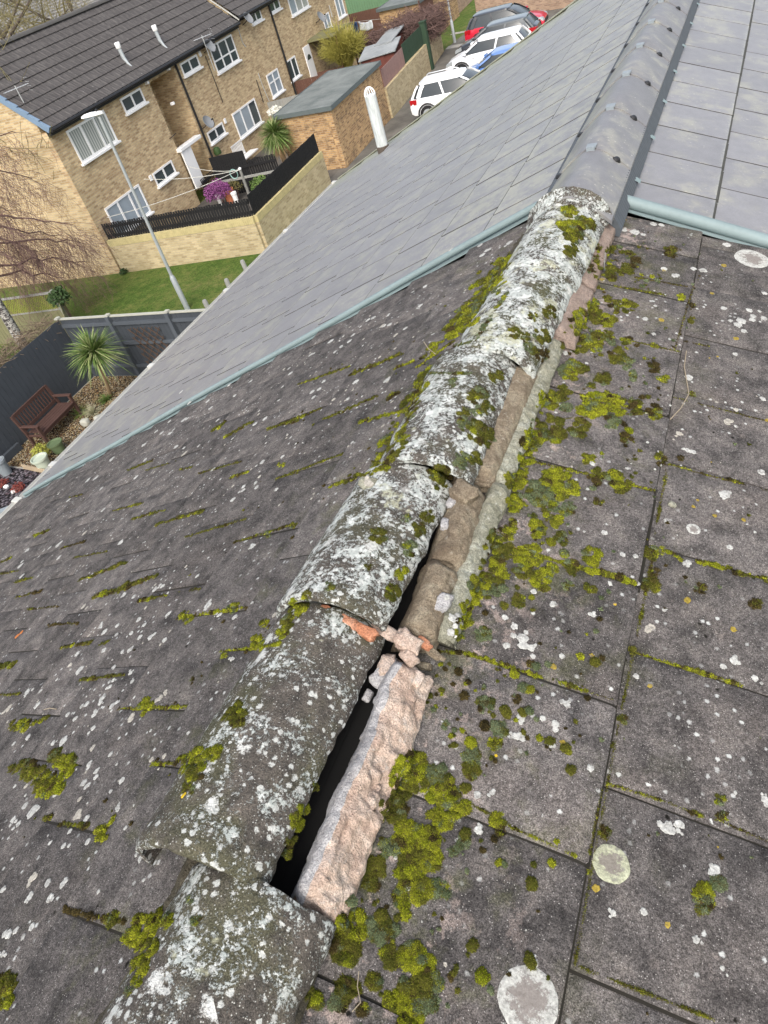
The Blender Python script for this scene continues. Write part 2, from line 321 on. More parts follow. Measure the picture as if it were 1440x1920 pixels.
M_BLKF = wood('black_stained_wood', (.016, .016, .017), .55); M_BRNF = wood('brown_fence_wood', (.12, .062, .045), .4)
M_GRNF = wood('green_fence_wood', (.035, .062, .038), .4); M_GRNL = wood('light_green_fence', (.12, .21, .12), .3)
M_PNKF = wood('faded_red_fence', (.27, .17, .15), .4); M_GRYF = wood('grey_weathered_wood', (.27, .27, .25), .5); M_BENCH = wood('bench_wood', (.072, .040, .033), .4)
M_CAP = wood('pale_capping', (.36, .36, .31), .3); M_MOSSW = wood('mossy_wood', (.17, .165, .09), .5, .9, 8); M_TREL = wood('trellis_wood', (.085, .055, .038), .3)
M_BARK = plain('bark', (.10, .08, .065), .9, .5, 9, .01); M_TWIG = plain('twig', (.155, .095, .085), .9, .4, 3); M_TWIGY = plain('olive_twig', (.19, .165, .075), .9, .45, 2)
M_BIRCH = (lambda t: (lambda p: t.out(t.mix(t.step(t.noise(t.mapp(p, (1, 1, 3)), 9, 5, .75), .45, .53), (.33, .32, .29), (.035, .03, .03)), .85))(t.co()))(NT('birch_bark'))
def leafy(name, c0, c1, sc_=12):
    t = NT(name); p = t.co(); c = t.ramp(t.noise(p, sc_, 4, .7), [(.3, c0), (.7, c1)]); return t.out(c, .6, **{'Specular IOR Level': .3})
M_CORD = leafy('cordyline_leaf', (.055, .11, .022), (.15, .22, .055), 5); M_CORDE = leafy('cordyline_edge', (.20, .25, .09), (.34, .36, .17), 5)
M_DEADL = leafy('dead_leaf', (.20, .12, .055), (.34, .23, .12)); M_IVY = leafy('ivy_leaf', (.02, .045, .015), (.05, .09, .025)); M_YEL = leafy('lime_leaf', (.20, .22, .03), (.38, .38, .07))
M_PUR = leafy('purple_flower', (.12, .03, .11), (.30, .09, .26), 30); M_REDL = leafy('red_leaf', (.13, .02, .02), (.25, .06, .04), 14); M_PALEG = leafy('pale_grass', (.28, .27, .16), (.45, .44, .30)); M_GRNG = leafy('green_grass_leaf', (.10, .16, .03), (.24, .29, .08)); M_WHTF = leafy('white_flower', (.6, .6, .52), (.75, .74, .68)); M_OLIVE = leafy('olive_leaf', (.22, .20, .035), (.36, .33, .08), 4)
def glass(name, col, rough=.12):
    t = NT(name); p = t.co(); n = t.noise(p, 1.2, 3); return t.out(t.mul(col, t.ma('MULTIPLY_ADD', n, .7, .65)), rough, **{'Specular IOR Level': .6})
M_GLD = glass('dark_pane', (.05, .065, .07)); M_GLB = glass('netted_pane', (.28, .33, .37), .25); M_GLC = glass('car_glass', (.035, .042, .045), .18); M_ROLL = plain('dark_roll', (.07, .08, .092), .7, .4, 40)
def blind():
    t = NT('blind_pane'); p = t.co(); o = t.node('ShaderNodeTexWave', wave_type='BANDS', bands_direction='Y'); t.l.new(p, o.inputs[0]); o.inputs['Scale'].default_value = 2.6; o.inputs['Distortion'].default_value = .4
    return t.out(t.ramp(o.outputs['Fac'], [(.1, (.20, .22, .21)), (.5, (.40, .42, .39)), (.9, (.46, .47, .43))]), .25, **{'Specular IOR Level': .5})
M_BLIND = blind()
def paint(name, col, rough=.28):
    t = NT(name); return t.out(t.mul(col, t.ma('MULTIPLY_ADD', t.noise(t.co(), 3, 3), .14, .93)), rough, **{'Specular IOR Level': .5, 'Coat Weight': .6})
M_CW = paint('car_white', (.80, .81, .82)); M_CR = paint('car_red', (.52, .012, .035)); M_CK = paint('car_black', (.014, .015, .017)); M_CB = paint('car_blue', (.10, .20, .46)); M_CG = paint('car_grey', (.07, .08, .085))
# ------------------------------------------------------------------ the two roofs
def build_slope(name, side, u0, g, n, ulast, tw, yoff, ymin, ymax, thick, gap, jit, mat, parent, wob):
    V, F, tv, fe, MI = [], [], [], [], []
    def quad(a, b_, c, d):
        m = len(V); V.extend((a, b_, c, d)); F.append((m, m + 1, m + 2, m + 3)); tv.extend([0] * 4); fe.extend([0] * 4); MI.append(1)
    for k in range(n):
        ub = min(u0 + g * k, ulast); ua = .10 if k == 0 else u0 + g * (k - 1) - .05
        y = yoff + (tw / 2 if k % 2 else 0); y -= math.ceil((y - ymin) / tw) * tw
        end = ymax - (random.choice((0, .022)) if jit else 0)
        while y < end:
            y0, y1 = max(y, ymin) + gap / 2, min(y + tw, end) - gap / 2; y += tw
            if y1 - y0 < .03: continue
            t = random.random(); dh = random.uniform(-1, 1) * jit; tilt = random.uniform(-1, 1) * jit; du = random.uniform(-1, 1) * jit * 1.2; sk = random.uniform(-1, 1) * jit * .8
            hq = lambda u, o: -thick * (ub - u) / g + o
            quad(slope(side, ua, y0 - gap * 1.2, hq(ua, -.0035)), slope(side, ua, y0 + .001, hq(ua, -.0035)), slope(side, ub - .004, y0 + .001, hq(ub, -.0035)), slope(side, ub - .004, y0 - gap * 1.2, hq(ub, -.0035)))  # side gap filler: joint dirt plus painted shade of the deep gap
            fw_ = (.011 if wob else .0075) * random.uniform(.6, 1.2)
            if k < n - 1: quad(slope(side, ub - .02, y0, hq(ub - .02, -thick) + .0028), slope(side, ub - .02, y1, hq(ub - .02, -thick) + .0028), slope(side, ub + fw_, y1, hq(ub + fw_, -thick) + .0020), slope(side, ub + fw_, y0, hq(ub + fw_, -thick) + .0020))  # dark strip painted in for the shadow line below the front edge
            us = [ua, ua + (ub - ua) * .35, ua + (ub - ua) * .6, ua + (ub - ua) * .8, ub - .02, ub - (.005 if wob else .007), ub]
            ys = [y0, y0 + .004, y0 + (y1 - y0) * .25, (y0 + y1) / 2, y0 + (y1 - y0) * .75, y1 - .004, y1]
            b = len(V); nu, nv = len(us), len(ys)
            for i, u in enumerate(us):
                for j, yy in enumerate(ys):
                    f = (yy - y0) / (y1 - y0); h = -thick * (ub - u) / g + dh + tilt * (f - .5)
                    edge = (i == nu - 1) or j in (0, nv - 1)
                    if edge: h -= .0022 if wob else .0012
                    uu = u
                    if i >= nu - 2: uu += du + sk * (f - .5) + wob * nz((yy * 9, k * 3.1, side), 3) 
                    if wob: h += .0016 * nz((u, yy, side * 5 + k), 7)
                    if i == nu - 1 and j in (0, nv - 1): uu -= .004
                    yv = yy + (wob * .5 * nz((u * 30, yy, k), 1) if j in (0, nv - 1) else 0)
                    V.append(slope(side, uu, yv, h)); tv.append(t); fe.append(max(0, 1 - (ub - u) / .2))
            for i in range(nu - 1):
                for j in range(nv - 1): F.append((b + i * nv + j, b + i * nv + j + 1, b + (i + 1) * nv + j + 1, b + (i + 1) * nv + j)); MI.append(0 if wob or i < nu - 2 else 1)  # new tiles: front row painted dark as the edge's shadow line
            ring = [b + j for j in range(nv)] + [b + i * nv + nv - 1 for i in range(1, nu)] + [b + (nu - 1) * nv + j for j in range(nv - 2, -1, -1)] + [b + i * nv for i in range(nu - 2, 0, -1)]
            nn_ = slope(side, 0, 0, 1); m = len(V)
            for q in ring: V.append(V[q] - nn_ * thick); tv.append(t); fe.append(fe[q])
            L = len(ring)
            for q in range(L): F.append((ring[q], ring[(q + 1) % L], m + (q + 1) % L, m + q)); MI.append((1 if nv - 1 + nu - 1 <= q < nv + nu + nv - 3 else 0) if wob else 1)  # shade painted on skirts: front faces of old tiles, all faces of new
    if side < 0: F = [f[::-1] for f in F]
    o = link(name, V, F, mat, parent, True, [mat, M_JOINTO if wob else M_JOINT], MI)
    for nm, d in (('tv', tv), ('fe', fe)): o.data.attributes.new(nm, 'FLOAT', 'POINT').data.foreach_set('value', d)
    o.data.set_sharp_from_angle(angle=R(40 if wob else 8)); return o

old = thing('old_terraced_house', 'old house under dark mossy lichen-spotted concrete tiles, nearest the camera', 'house')
UE = 5.33
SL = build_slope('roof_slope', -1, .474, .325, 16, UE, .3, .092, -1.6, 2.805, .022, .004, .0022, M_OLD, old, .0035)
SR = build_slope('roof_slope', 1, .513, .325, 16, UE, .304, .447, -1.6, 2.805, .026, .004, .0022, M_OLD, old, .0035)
new = thing('reroofed_terraced_house', 'adjoining house newly roofed in smooth lilac-grey tiles', 'house')
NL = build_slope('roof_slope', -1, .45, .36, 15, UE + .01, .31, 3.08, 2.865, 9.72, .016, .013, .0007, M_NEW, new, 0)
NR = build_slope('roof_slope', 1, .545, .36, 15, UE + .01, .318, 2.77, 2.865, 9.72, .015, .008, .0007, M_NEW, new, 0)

NR.matrix_local = Matrix.Translation((0, 2.86, 0)) @ Matrix.Rotation(-.010, 4, 'Z') @ Matrix.Translation((0, -2.86, 0))
def house_shell(t, y0, y1, mat, gable):
    e = UE * CT - .30
    mb = MB(); zt = -UE * ST - .06
    for sx in (-1, 1): mb = MB(); mb.box(min(sx * e, sx * (e - .25)), max(sx * e, sx * (e - .25)), y0, y1, ZG, zt); mb.build('side_wall', mat, t)
    for yy in gable:
        mb = MB(); p = [(-e + .26, ZG), (e - .26, ZG), (e - .26, zt), (0, -.16), (-e + .26, zt)]
        mb.add([(x, yy, z) for x, z in p] + [(x, yy + .2, z) for x, z in p], [(0, 1, 2, 3, 4), (9, 8, 7, 6, 5)] + [(i, (i + 1) % 5, 5 + (i + 1) % 5, 5 + i) for i in range(5)])
        mb.build('gable_wall', mat, t)
    mb = MB()
    for sx in (-1, 1):
        a, b = slope(sx, .0, 0, -.075), slope(sx, UE - .02, 0, -.05)
        mb.add([(a.x, y0, a.z), (a.x, y1, a.z), (b.x, y1, b.z), (b.x, y0, b.z)], [(0, 1, 2, 3)])
    mb.build('underlay', M_BLACK, t)
    for sx in (-1, 1):                                   # half round gutter with a bead and brackets
        c = Vector((sx * (UE * CT + .030), 0, -UE * ST - .016)); mb = MB()
        prof = [(math.cos(a) * r, -math.sin(a) * r) for r in (.055,) for a in [math.pi * i / 10 for i in range(11)]]
        prof2 = [(math.cos(a) * .051, -math.sin(a) * .051) for a in [math.pi * i / 10 for i in range(10, -1, -1)]]
        mb.loft([[(c.x + p[0], yy, c.z + p[1]) for p in prof + prof2] for yy in (y0, y1)])
        g = mb.build('gutter', M_GUTW, t)
        for yy in np.arange(y0 + .4, y1, 1.6): mb2 = MB(); mb2.box(c.x - .06, c.x + .062, yy, yy + .06, c.z - .062, c.z + .006); mb2.build('bracket', M_GUTW, g)
house_shell(old, -1.6, 2.80, M_BRICK, (-1.55,)); house_shell(new, 2.84, 9.70, M_BRICK, (9.48,))

# verge trim between the two roofs: a rolled edge that runs down both slopes
for s in (-1, 1):
    mb = MB(); rr = .023 if s > 0 else .015; secs = []
    for u in np.linspace(.14, UE - .02, 24):
        secs.append([slope(s, u, 2.834 + rr * 1.05 * math.cos(a), .004 + .004 * math.sin(u * 3) + rr * math.sin(a)) for a in np.linspace(0, 2 * math.pi, 11)[:-1]])
    mb.loft(secs); v = mb.build('verge_trim', M_TEAL, new, True)
    mb = MB(); mb.loft([[slope(s, u, 2.80, -.012), slope(s, u, 2.90, -.012), slope(s, u, 2.90, -.016), slope(s, u, 2.80, -.016)] for u in (.14, UE)]); mb.build('flange', M_TEAL, v)
    mb = MB(); mb.loft([[slope(s, u, 9.70, .012), slope(s, u, 9.76, .012), slope(s, u, 9.76, -.09), slope(s, u, 9.74, -.09), slope(s, u, 9.74, .002), slope(s, u, 9.70, .002)] for u in np.linspace(.1, UE, 8)]); mb.build('verge_cap', M_NEW, new)
mb = MB(); q = slope(-1, UE + .06, 2.78); mb.beam(q + Vector((-.05, -.05, -.05)), q + Vector((-.5, -.14, -.16)), .06, .05); mb.build('gutter_outlet', M_LEAD, new)
mb = MB(); mb.box(q.x - .06, q.x + .03, 2.76, 2.83, q.z - .05, q.z + .01); mb.build('gutter_union', M_GUTW, new, bevel=.01)

# new ridge: rounded angular tiles, clips, side plugs and the ventilated roll below their edges
def nr_prof(x): return -(math.sqrt((1.02 * x) ** 2 + .062 ** 2) - .062)
JN = [2.555 + .4655 * k for k in range(16)]
for k in range(15):
    y0, y1 = JN[k] - .012, JN[k + 1] + .01; xs = np.linspace(-.145, .145, 25); secs = []
    up = .004 * (k % 2)
    for f in (0, .015, .5, 1.0):
        yy = y0 + (y1 - y0) * f; lift = .072 + (.008 * (1 - f)) + (-.003 if f == 0 else 0)
        secs.append([Vector((.048 + x, yy, lift + nr_prof(x))) for x in xs] + [Vector((.048 + x, yy, lift - .014 + nr_prof(x))) for x in xs[::-1]])
    mb = MB(); mb.loft(secs); rt = mb.build('ridge_tile', M_NEW, new, True)
    n_ = len(rt.data.vertices); rt.data.attributes.new('tv', 'FLOAT', 'POINT').data.foreach_set('value', [random.uniform(-.5, .1) - .9] * n_)
    rt.data.attributes.new('fe', 'FLOAT', 'POINT').data.foreach_set('value', [0.0] * n_)
    if k:
        mb = MB(); mb.box(.048 - .018, .048 + .020, y0 - .012, y0 + .026, .080, .085); mb.box(.048 - .016, .048 + .016, y0 - .018, y0 - .010, .066, .083); mb.build('ridge_clip', M_LEAD, rt)
        for x in (-.128, .088):
            mb = MB(); z = .066 + nr_prof(x); mb.lathe([(.0, .013), (.012, .012), (.02, .004), (.021, -.02)], 10, (.048 + x, y0 - .004, z)); mb.build('side_plug', M_BLKP, rt, True)
for s in (-1, 1):
    mb = MB(); ys = np.arange(2.60, 9.7, .012)
    secs = [[Vector((.13 if s > 0 else -.07, y, -.01)), Vector((.19 if s > 0 else -.103, y, -.025 + (.005 if i % 2 else 0))), slope(s, .232 if s > 0 else .128, y, .004 + (.004 if i % 2 else 0)), slope(s, .232 if s > 0 else .128, y, -.02), Vector((.13 if s > 0 else -.07, y, -.07))] for i, y in enumerate(ys)]
    mb.loft(secs); rr_ = mb.build('ridge_roll', M_ROLL, new)
    for y in (JN[1:] if s > 0 else []):
      mb = MB(); mb.add([slope(s, .17 + .03 * s, y - .018, .024), slope(s, .17 + .03 * s, y + .018, .024), slope(s, .210 + .03 * s, y + .018, .014), slope(s, .210 + .03 * s, y - .018, .014)], [(0, 1, 2, 3)]); mb.build('batten_strap', M_TEAL, rr_)
# soil vent pipe by the far verge
c = slope(-1, 4.16, 9.2); vp = new
mb = MB(); mb.lathe([(.075, -.1), (.075, .66), (.068, .665)], 20, (c.x, c.y, c.z)); vpo = mb.build('vent_pipe', NT('x').m, new, True)
def pipe_mat():
    t = NT('streaked_pipe'); p = t.co(); n = t.noise(t.mapp(p, (9, 9, 1.2)), 4, 5, .7); return t.out(t.ramp(n, [(.3, (.34, .37, .36)), (.55, (.54, .57, .56)), (.8, (.62, .64, .63))]), .5)
vpo.data.materials.clear(); vpo.data.materials.append(pipe_mat())
mb = MB()
for a in np.linspace(0, math.pi, 7)[:-1]:
    mb.tube([(c.x + .072 * math.cos(a) * math.cos(b), c.y + .072 * math.sin(a) * math.cos(b), c.z + .65 + .10 * math.sin(b)) for b in np.linspace(0, math.pi, 9)], .0045, 5)
mb.build('wire_cage', M_WHITE, vpo, True)
mb = MB(); mb.lathe([(.079, -.06), (.083, .02), (.083, .045), (.079, .05)], 20, tuple(c)); mb.build('collar', M_BARK, vpo, True)

# ------------------------------------------------------------------ old ridge tiles: loose, so each is a thing
HIT = [SL, SR]
def old_ridge(i, y0, y1, cx, cz, roll, yaw, a, rise, mat, label, seed, dip=0.0):
    Rr = (a * a + rise * rise) / (2 * rise); pm = math.asin(min(.995, a / Rr)); na, ny = 34, 44; th = .017
    V, F = [], []
    def pt(u, v, r):
        ph = -pm + 2 * pm * u; rr = Rr + r; y = (v - .5) * (y1 - y0)
        e1 = .011 * nz((v * 7, seed, u * 2), 1) + .006 * nz((v * 25, seed, 0), 1)
        ph += (e1 / Rr) * (1 if u > .5 else -1) * max(0, abs(u - .5) * 2 - .7) / .3
        ee = .006 * nz((u * 7, seed + 9, v), 1) + .003 * nz((u * 25, seed + 4, v), 1); y += ee * (abs(v - .5) * 2) ** 6
        if r > -.001:
            d = .0035 * nz((math.sin(ph) * .14, y, seed), 14) + .0018 * nz((math.sin(ph) * .14, y, seed), 45) + .0012 * nz((math.sin(ph) * .14, y, seed), 110); rr += d
            b = min(min(u, 1 - u) / .03, min(v, 1 - v) / .025); rr -= .006 * max(0, 1 - b) ** 2
        return Vector((rr * math.sin(ph), y, rr * math.cos(ph) - Rr - .006 * (.5 - v) * 0 + dip * (v - .5)))
    for r in (0, -th):
        for j in range(ny):
            for k in range(na): V.append(pt(k / (na - 1), j / (ny - 1), r))
    N = na * ny
    for j in range(ny - 1):
        for k in range(na - 1):
            q = (j * na + k, j * na + k + 1, (j + 1) * na + k + 1, (j + 1) * na + k); F.append(q); F.append(tuple(N + x for x in q[::-1]))
    for k in range(na - 1):
        F.append((k + 1, k, N + k, N + k + 1)); e = (ny - 1) * na; F.append((e + k, e + k + 1, N + e + k + 1, N + e + k))
    for j in range(ny - 1):
        F.append((j * na, (j + 1) * na, N + (j + 1) * na, N + j * na)); e = na - 1; F.append(((j + 1) * na + e, j * na + e, N + j * na + e, N + (j + 1) * na + e))
    M = Matrix.Translation((cx, (y0 + y1) / 2, cz)) @ Matrix.Rotation(R(yaw), 4, 'Z') @ Matrix.Rotation(R(roll), 4, 'Y')
    o = link('ridge_tile', [M @ v for v in V], F, mat, None, True); o.data.set_sharp_from_angle(angle=R(50))
    tag(o, label, 'ridge tile', 'old half-round ridge tiles'); HIT.append(o); return o
RT = [
 old_ridge(0, -.30, .212, .002, .062, -2, -2, .142, .112, M_RIDGE1, 'nearest half-round ridge tile, cut off by the bottom of the photo', 1, -.030),
 old_ridge(1, .196, .705, -.108, .074, -13, 1.5, .142, .112, M_RIDGE1, 'slipped ridge tile second from the bottom, left of the long pink mortar strip', 2, -.036),
 old_ridge(2, .692, 1.135, -.099, .077, -13, 1.2, .142, .112, M_RIDGE, 'slipped ridge tile with orange clay slips under its near end', 3, -.032),
 old_ridge(3, 1.118, 1.625, -.058, .077, -11, 2.5, .142, .112, M_RIDGE, 'slipped ridge tile beside the exposed tan mortar wedge, fourth from the bottom', 4, -.018),
 old_ridge(4, 1.600, 2.090, -.000, .071, -4, -1.5, .142, .112, M_RIDGE2, 'white-crusted ridge tile fifth from the bottom, furry pale moss down its left side', 5, -.014),
 old_ridge(5, 2.078, 2.590, .026, .067, 0, -1, .142, .112, M_RIDGE2, 'far old ridge tile with yellowish crust, butting against the new grey ridge', 6, -.012)]

# ------------------------------------------------------------------ mortar
def sweep(name, y0, y1, sect, mat, label, seed, amp=.008, grey=None, ustart=0, uend=0, ny=None, parent=None, side=1):
    ny = ny or max(8, int((y1 - y0) / .004)); V, F, MI = [], [], []
    # resample the section
    P = []
    for (a, b), (c, d) in zip(sect[:-1], sect[1:]):
        m = max(1, int(math.hypot(c - a, d - b) / .0045))
        for q in range(m): P.append((a + (c - a) * q / m, b + (d - b) * q / m))
    P.append(sect[-1]); n = len(P)
    for j in range(ny):
        f = j / (ny - 1); y = y0 + (y1 - y0) * f; off = ustart + (uend - ustart) * f; endf = min(1, min(f, 1 - f) * ny / 5.0)
        for k, (u, h) in enumerate(P):
            d = amp * (nz((u + seed, y, h), 16) + .6 * nz((u + seed, y, h), 42) + .35 * nz((u + seed, y, h), 100))
            jj = Vector((u + seed, y, h)) * 26 + Vector((nz((u, y, seed), 30), nz((y, u, seed), 30), 0)) * 1.1
            d += amp * .26 * (mnoise.cell(jj) - .5) * 2 * (1 if amp > .004 else .3)
            wv = amp * 1.1 * nz((y, seed, 0), 9)
            hh = h + d * .9; uu = u + off + d * .6 + wv
            yy = y + (0.02 * nz((u * 30, seed, h * 30), 1) if j in (0, ny - 1) else 0)
            V.append(slope(side, uu, yy, hh * (.45 + .55 * endf) if h > 0 else hh))
    for j in range(ny - 1):
        for k in range(n - 1):
            F.append((j * n + k, j * n + k + 1, (j + 1) * n + k + 1, (j + 1) * n + k)); MI.append(1 if grey is not None and k >= n * grey else 0)
    F.append(tuple(range(n - 1, -1, -1))); F.append(tuple(range((ny - 1) * n, ny * n))); MI += [0, 0]
    o = link(name, V, F, mat, parent, True, [mat, M_MORTG], MI); HIT.append(o)
    if label: tag(o, label, 'mortar')
    return o
S1 = [(.176, -.012), (.172, .003), (.156, .015), (.134, .033), (.116, .041), (.102, .042), (.092, .036), (.086, .018), (.082, -.07)]
sweep('mortar_bed', .215, .655, S1, M_MORT, 'long pinkish mortar strip laid bare beside the second ridge tile', 3, .009, .40)
S2 = [(.152, -.012), (.148, .010), (.136, .032), (.116, .044), (.094, .044), (.078, .026), (.066, -.02), (.066, -.06)]
sweep('mortar_bed', .715, .905, S2, M_MORTB, 'brown mortar strip in line with the clay slips, nearer of two', 11, .0055, None, .004, -.004)
sweep('mortar_bed', .912, 1.150, S2, M_MORTB, 'tan mortar strip beside the third ridge tile, cracked across its middle', 17, .0055, None, -.004, -.014)
S3 = [(.140, -.010), (.132, .020), (.118, .036), (.090, .040), (.062, .030), (.040, .006), (.03, -.06)]
sweep('mortar_bed', 1.185, 1.640, S3, M_MORTB, 'smooth tan mortar wedge exposed beside the fourth ridge tile', 23, .003, None, .004, .010)
S4 = [(.190, -.016), (.186, .004), (.172, .016), (.152, .022), (.138, .012), (.134, -.02)]
sweep('mortar_fillet', .74, 1.20, S4, M_MORTL, 'pale lichened mortar fillet below the tan mortar strips', 31, .007, None, -.004, -.006)
sweep('mortar_fillet', 1.21, 1.83, S4, M_MORTL, 'grey-green mortar fillet running up beside the smooth tan wedge', 37, .007, None, -.010, -.004)
S5 = [(.215, -.012), (.208, .006), (.182, .016), (.156, .026), (.14, .026), (.12, -.02)]
sweep('mortar_fillet', 1.85, 2.16, S5, M_MORTF, 'brown mortar fillet under the fifth ridge tile', 41, .002)
sweep('mortar_fillet', 2.17, 2.62, S5, M_MORTF, 'smooth brown mortar fillet under the farthest old ridge tile', 43, .002)
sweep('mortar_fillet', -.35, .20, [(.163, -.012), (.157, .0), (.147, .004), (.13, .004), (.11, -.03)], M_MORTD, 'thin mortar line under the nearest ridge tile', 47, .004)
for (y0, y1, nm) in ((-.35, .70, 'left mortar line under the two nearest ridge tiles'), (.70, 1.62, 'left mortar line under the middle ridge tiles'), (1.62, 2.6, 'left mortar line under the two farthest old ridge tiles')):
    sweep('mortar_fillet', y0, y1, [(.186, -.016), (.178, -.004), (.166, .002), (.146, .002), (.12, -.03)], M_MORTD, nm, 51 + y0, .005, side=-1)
# mortar collar where the new ridge starts
V, F = [], []; ny, na = 6, 46
for j in range(ny):
    for k in range(na):
        ph = -1.38 + 2.76 * k / (na - 1); rr = .151 + (.012, .0, -.004, -.012, -.018, -.03)[j] + .006 * nz((math.sin(ph) * 3, j * .6, 4), 3)
        V.append(Vector((.036 + rr * math.sin(ph), 2.585 - .014 * j + .008 * nz((ph * 3, 1, j), 1.3), .079 - .1427 + rr * math.cos(ph))))
for j in range(ny - 1):
    for k in range(na - 1): F.append((j * na + k, j * na + k + 1, (j + 1) * na + k + 1, (j + 1) * na + k))
o = link('mortar_collar', V, F, M_RIDGE, None, True); tag(o, 'grey mortar collar where the old ridge meets the new ridge', 'mortar'); HIT.append(o)

def rock(name, pos, s, mat, label, cat, seed, rot=(0, 0, 0), group=None, amp=.22, sub=3):
    bm = bmesh.new(); bmesh.ops.create_icosphere(bm, subdivisions=sub, radius=1)
    E = Matrix.Translation(pos) @ Matrix.Rotation(rot[2], 4, 'Z') @ Matrix.Rotation(rot[1], 4, 'Y') @ Matrix.Rotation(rot[0], 4, 'X')
    for v in bm.verts:
        d = 1 + amp * nz(v.co + Vector((seed, 0, 0)), 1.6) + amp * .5 * nz(v.co + Vector((0, seed, 0)), 4)
        q = Vector([math.copysign(abs(c) ** .62, c) for c in v.co]) * d; v.co = E @ Vector((q.x * s[0], q.y * s[1], q.z * s[2]))
    me = bpy.data.meshes.new(name); bm.to_mesh(me); bm.free(); me.materials.append(mat); me.polygons.foreach_set('use_smooth', [True] * len(me.polygons))
    o = bpy.data.objects.new(name, me); sc.collection.objects.link(o); tag(o, label, cat, group); HIT.append(o); return o
def bvh():
    V, F = [], []
    for o in HIT:
        b = len(V); V += [v.co.copy() for v in o.data.vertices]; F += [[b + i for i in p.vertices] for p in o.data.polygons]
    return BVHTree.FromPolygons(V, F)
BV = bvh()
def hit(px, py):
    v = ray(px, py).normalized(); p, n, i, d = BV.ray_cast(CAM, v)
    if p is None:
        q = on_plane(px, py, slope(1, 0, 0, 1), Vector((0, 0, 0))); return q, slope(1, 0, 0, 1), (q - CAM).length
    if n.dot(v) > 0: n = -n
    return p, n, d
def pp(px, py, lift=0.0):
    h = hit(px, py); return h[0] + h[1] * lift
# clay slips and crumbs in the joint under the third ridge tile, broken bed below it
CL = [(674, 1156, (.014, .010, .006), M_CLAY, 'orange clay chip stuck on the near lip of the third ridge tile', 'clay slip'),
      (660, 1181, (.024, .011, .008), M_CLAY, 'larger orange clay slip in the open ridge joint, left one', 'clay slip'),
      (694, 1191, (.024, .011, .008), M_CLAY, 'orange clay slip in the open ridge joint, right one', 'clay slip'),
      (732, 1204, (.024, .012, .009), M_CLAY, 'clay slip where the open joint meets the pink mortar', 'clay slip')]
for i, (x, y, s, m, l, c) in enumerate(CL):
    rock('clay_slip', pp(x, y, .003) if i == 0 else Vector((-.052 + .042 * (i - 1), .700 - .008 * i, .058 - .010 * i)), s, m, l, c, i * 7.3, (0, .30, -.22), None, .34)
CR = [(735, 1240, (.018, .012, .008), M_MORT, 'crumbling pink mortar lump at the top of the long strip'), (760, 1268, (.013, .016, .008), M_MORT, 'cracked pink mortar lump below the joint, right side'),
      (700, 1285, (.016, .024, .010), M_MORT, 'curled mortar flake leaning into the dark gap'), (722, 1300, (.014, .018, .012), M_MORTG, 'grey mortar chip wedged in the dark gap'),
      (690, 1360, (.008, .012, .006), M_MORTG, 'small pale flake hanging in the dark gap'), (795, 1250, (.016, .008, .006), M_MORTB, 'thin brown mortar flake lying on the right tile'),
      (868, 925, (.030, .026, .014), M_MORTB, 'brown mortar block bridging the joint of the third and fourth ridge tiles'), (848, 945, (.010, .014, .010), M_MORTG, 'grey stone chip in the gap beside the third ridge tile'),
      (835, 985, (.010, .016, .008), M_MORTG, 'dark grey chip deeper in the gap beside the third ridge tile'), (828, 1130, (.016, .022, .008), M_MORTG, 'whitish mortar patch on the right flank of the brown strip'),
      (692, 908, (.024, .018, .008), M_MORTL, 'pale mortar chip on the left edge of the third ridge tile'), (905, 905, (.022, .010, .007), M_MORTB, 'small brown lip of mortar across the fourth ridge joint'),
      (1260, 947, (.010, .007, .005), M_MORTL, 'cream pebble lying on the right-hand tiles'), (300, 1727, (.0, .0, .0), None, '')]
for i, (x, y, s, m, l) in enumerate(CR[:-1]):
    h = hit(x, y)
    if h and i in (0, 1, 2, 3, 4): h = (slope(1, (.112, .140, .078, .074, .066)[i], (.662, .632, .640, .618, .58)[i], (.030, .020, .004, -.004, -.014)[i]), h[1], h[2])
    if h: rock('mortar_lump' if i != 12 else 'pebble', h[0] + h[1] * s[2] * .3, s, m, l, 'mortar lump' if i != 12 else 'pebble', 3.1 + i * 5.7, (0, .3, -.4 + .3 * (i % 3)), None, .32)
for i, (u, y, h, s, m, l, c) in enumerate(((.050, .702, .022, (.030, .013, .009), M_MORT, 'flat pale mortar bridge across the open ridge joint', 'mortar lump'), (.098, .693, .034, (.030, .020, .011), M_MORT, 'broken mortar cake where the long pink strip meets the joint', 'mortar lump'), (.128, .704, .030, (.017, .009, .007), M_CLAY, 'small orange clay shard nearest the right-hand tiles', 'clay slip'), (.150, .700, .016, (.022, .007, .005), M_MORTB, 'thin brown mortar splinter pointing onto the right-hand tiles', 'mortar lump'))):
    rock('mortar_lump' if c != 'clay slip' else 'clay_slip', slope(1, u, y, h), s, m, l, c, 91 + i * 4.7, (0, .35, -.30), None, .42)
BV = bvh()

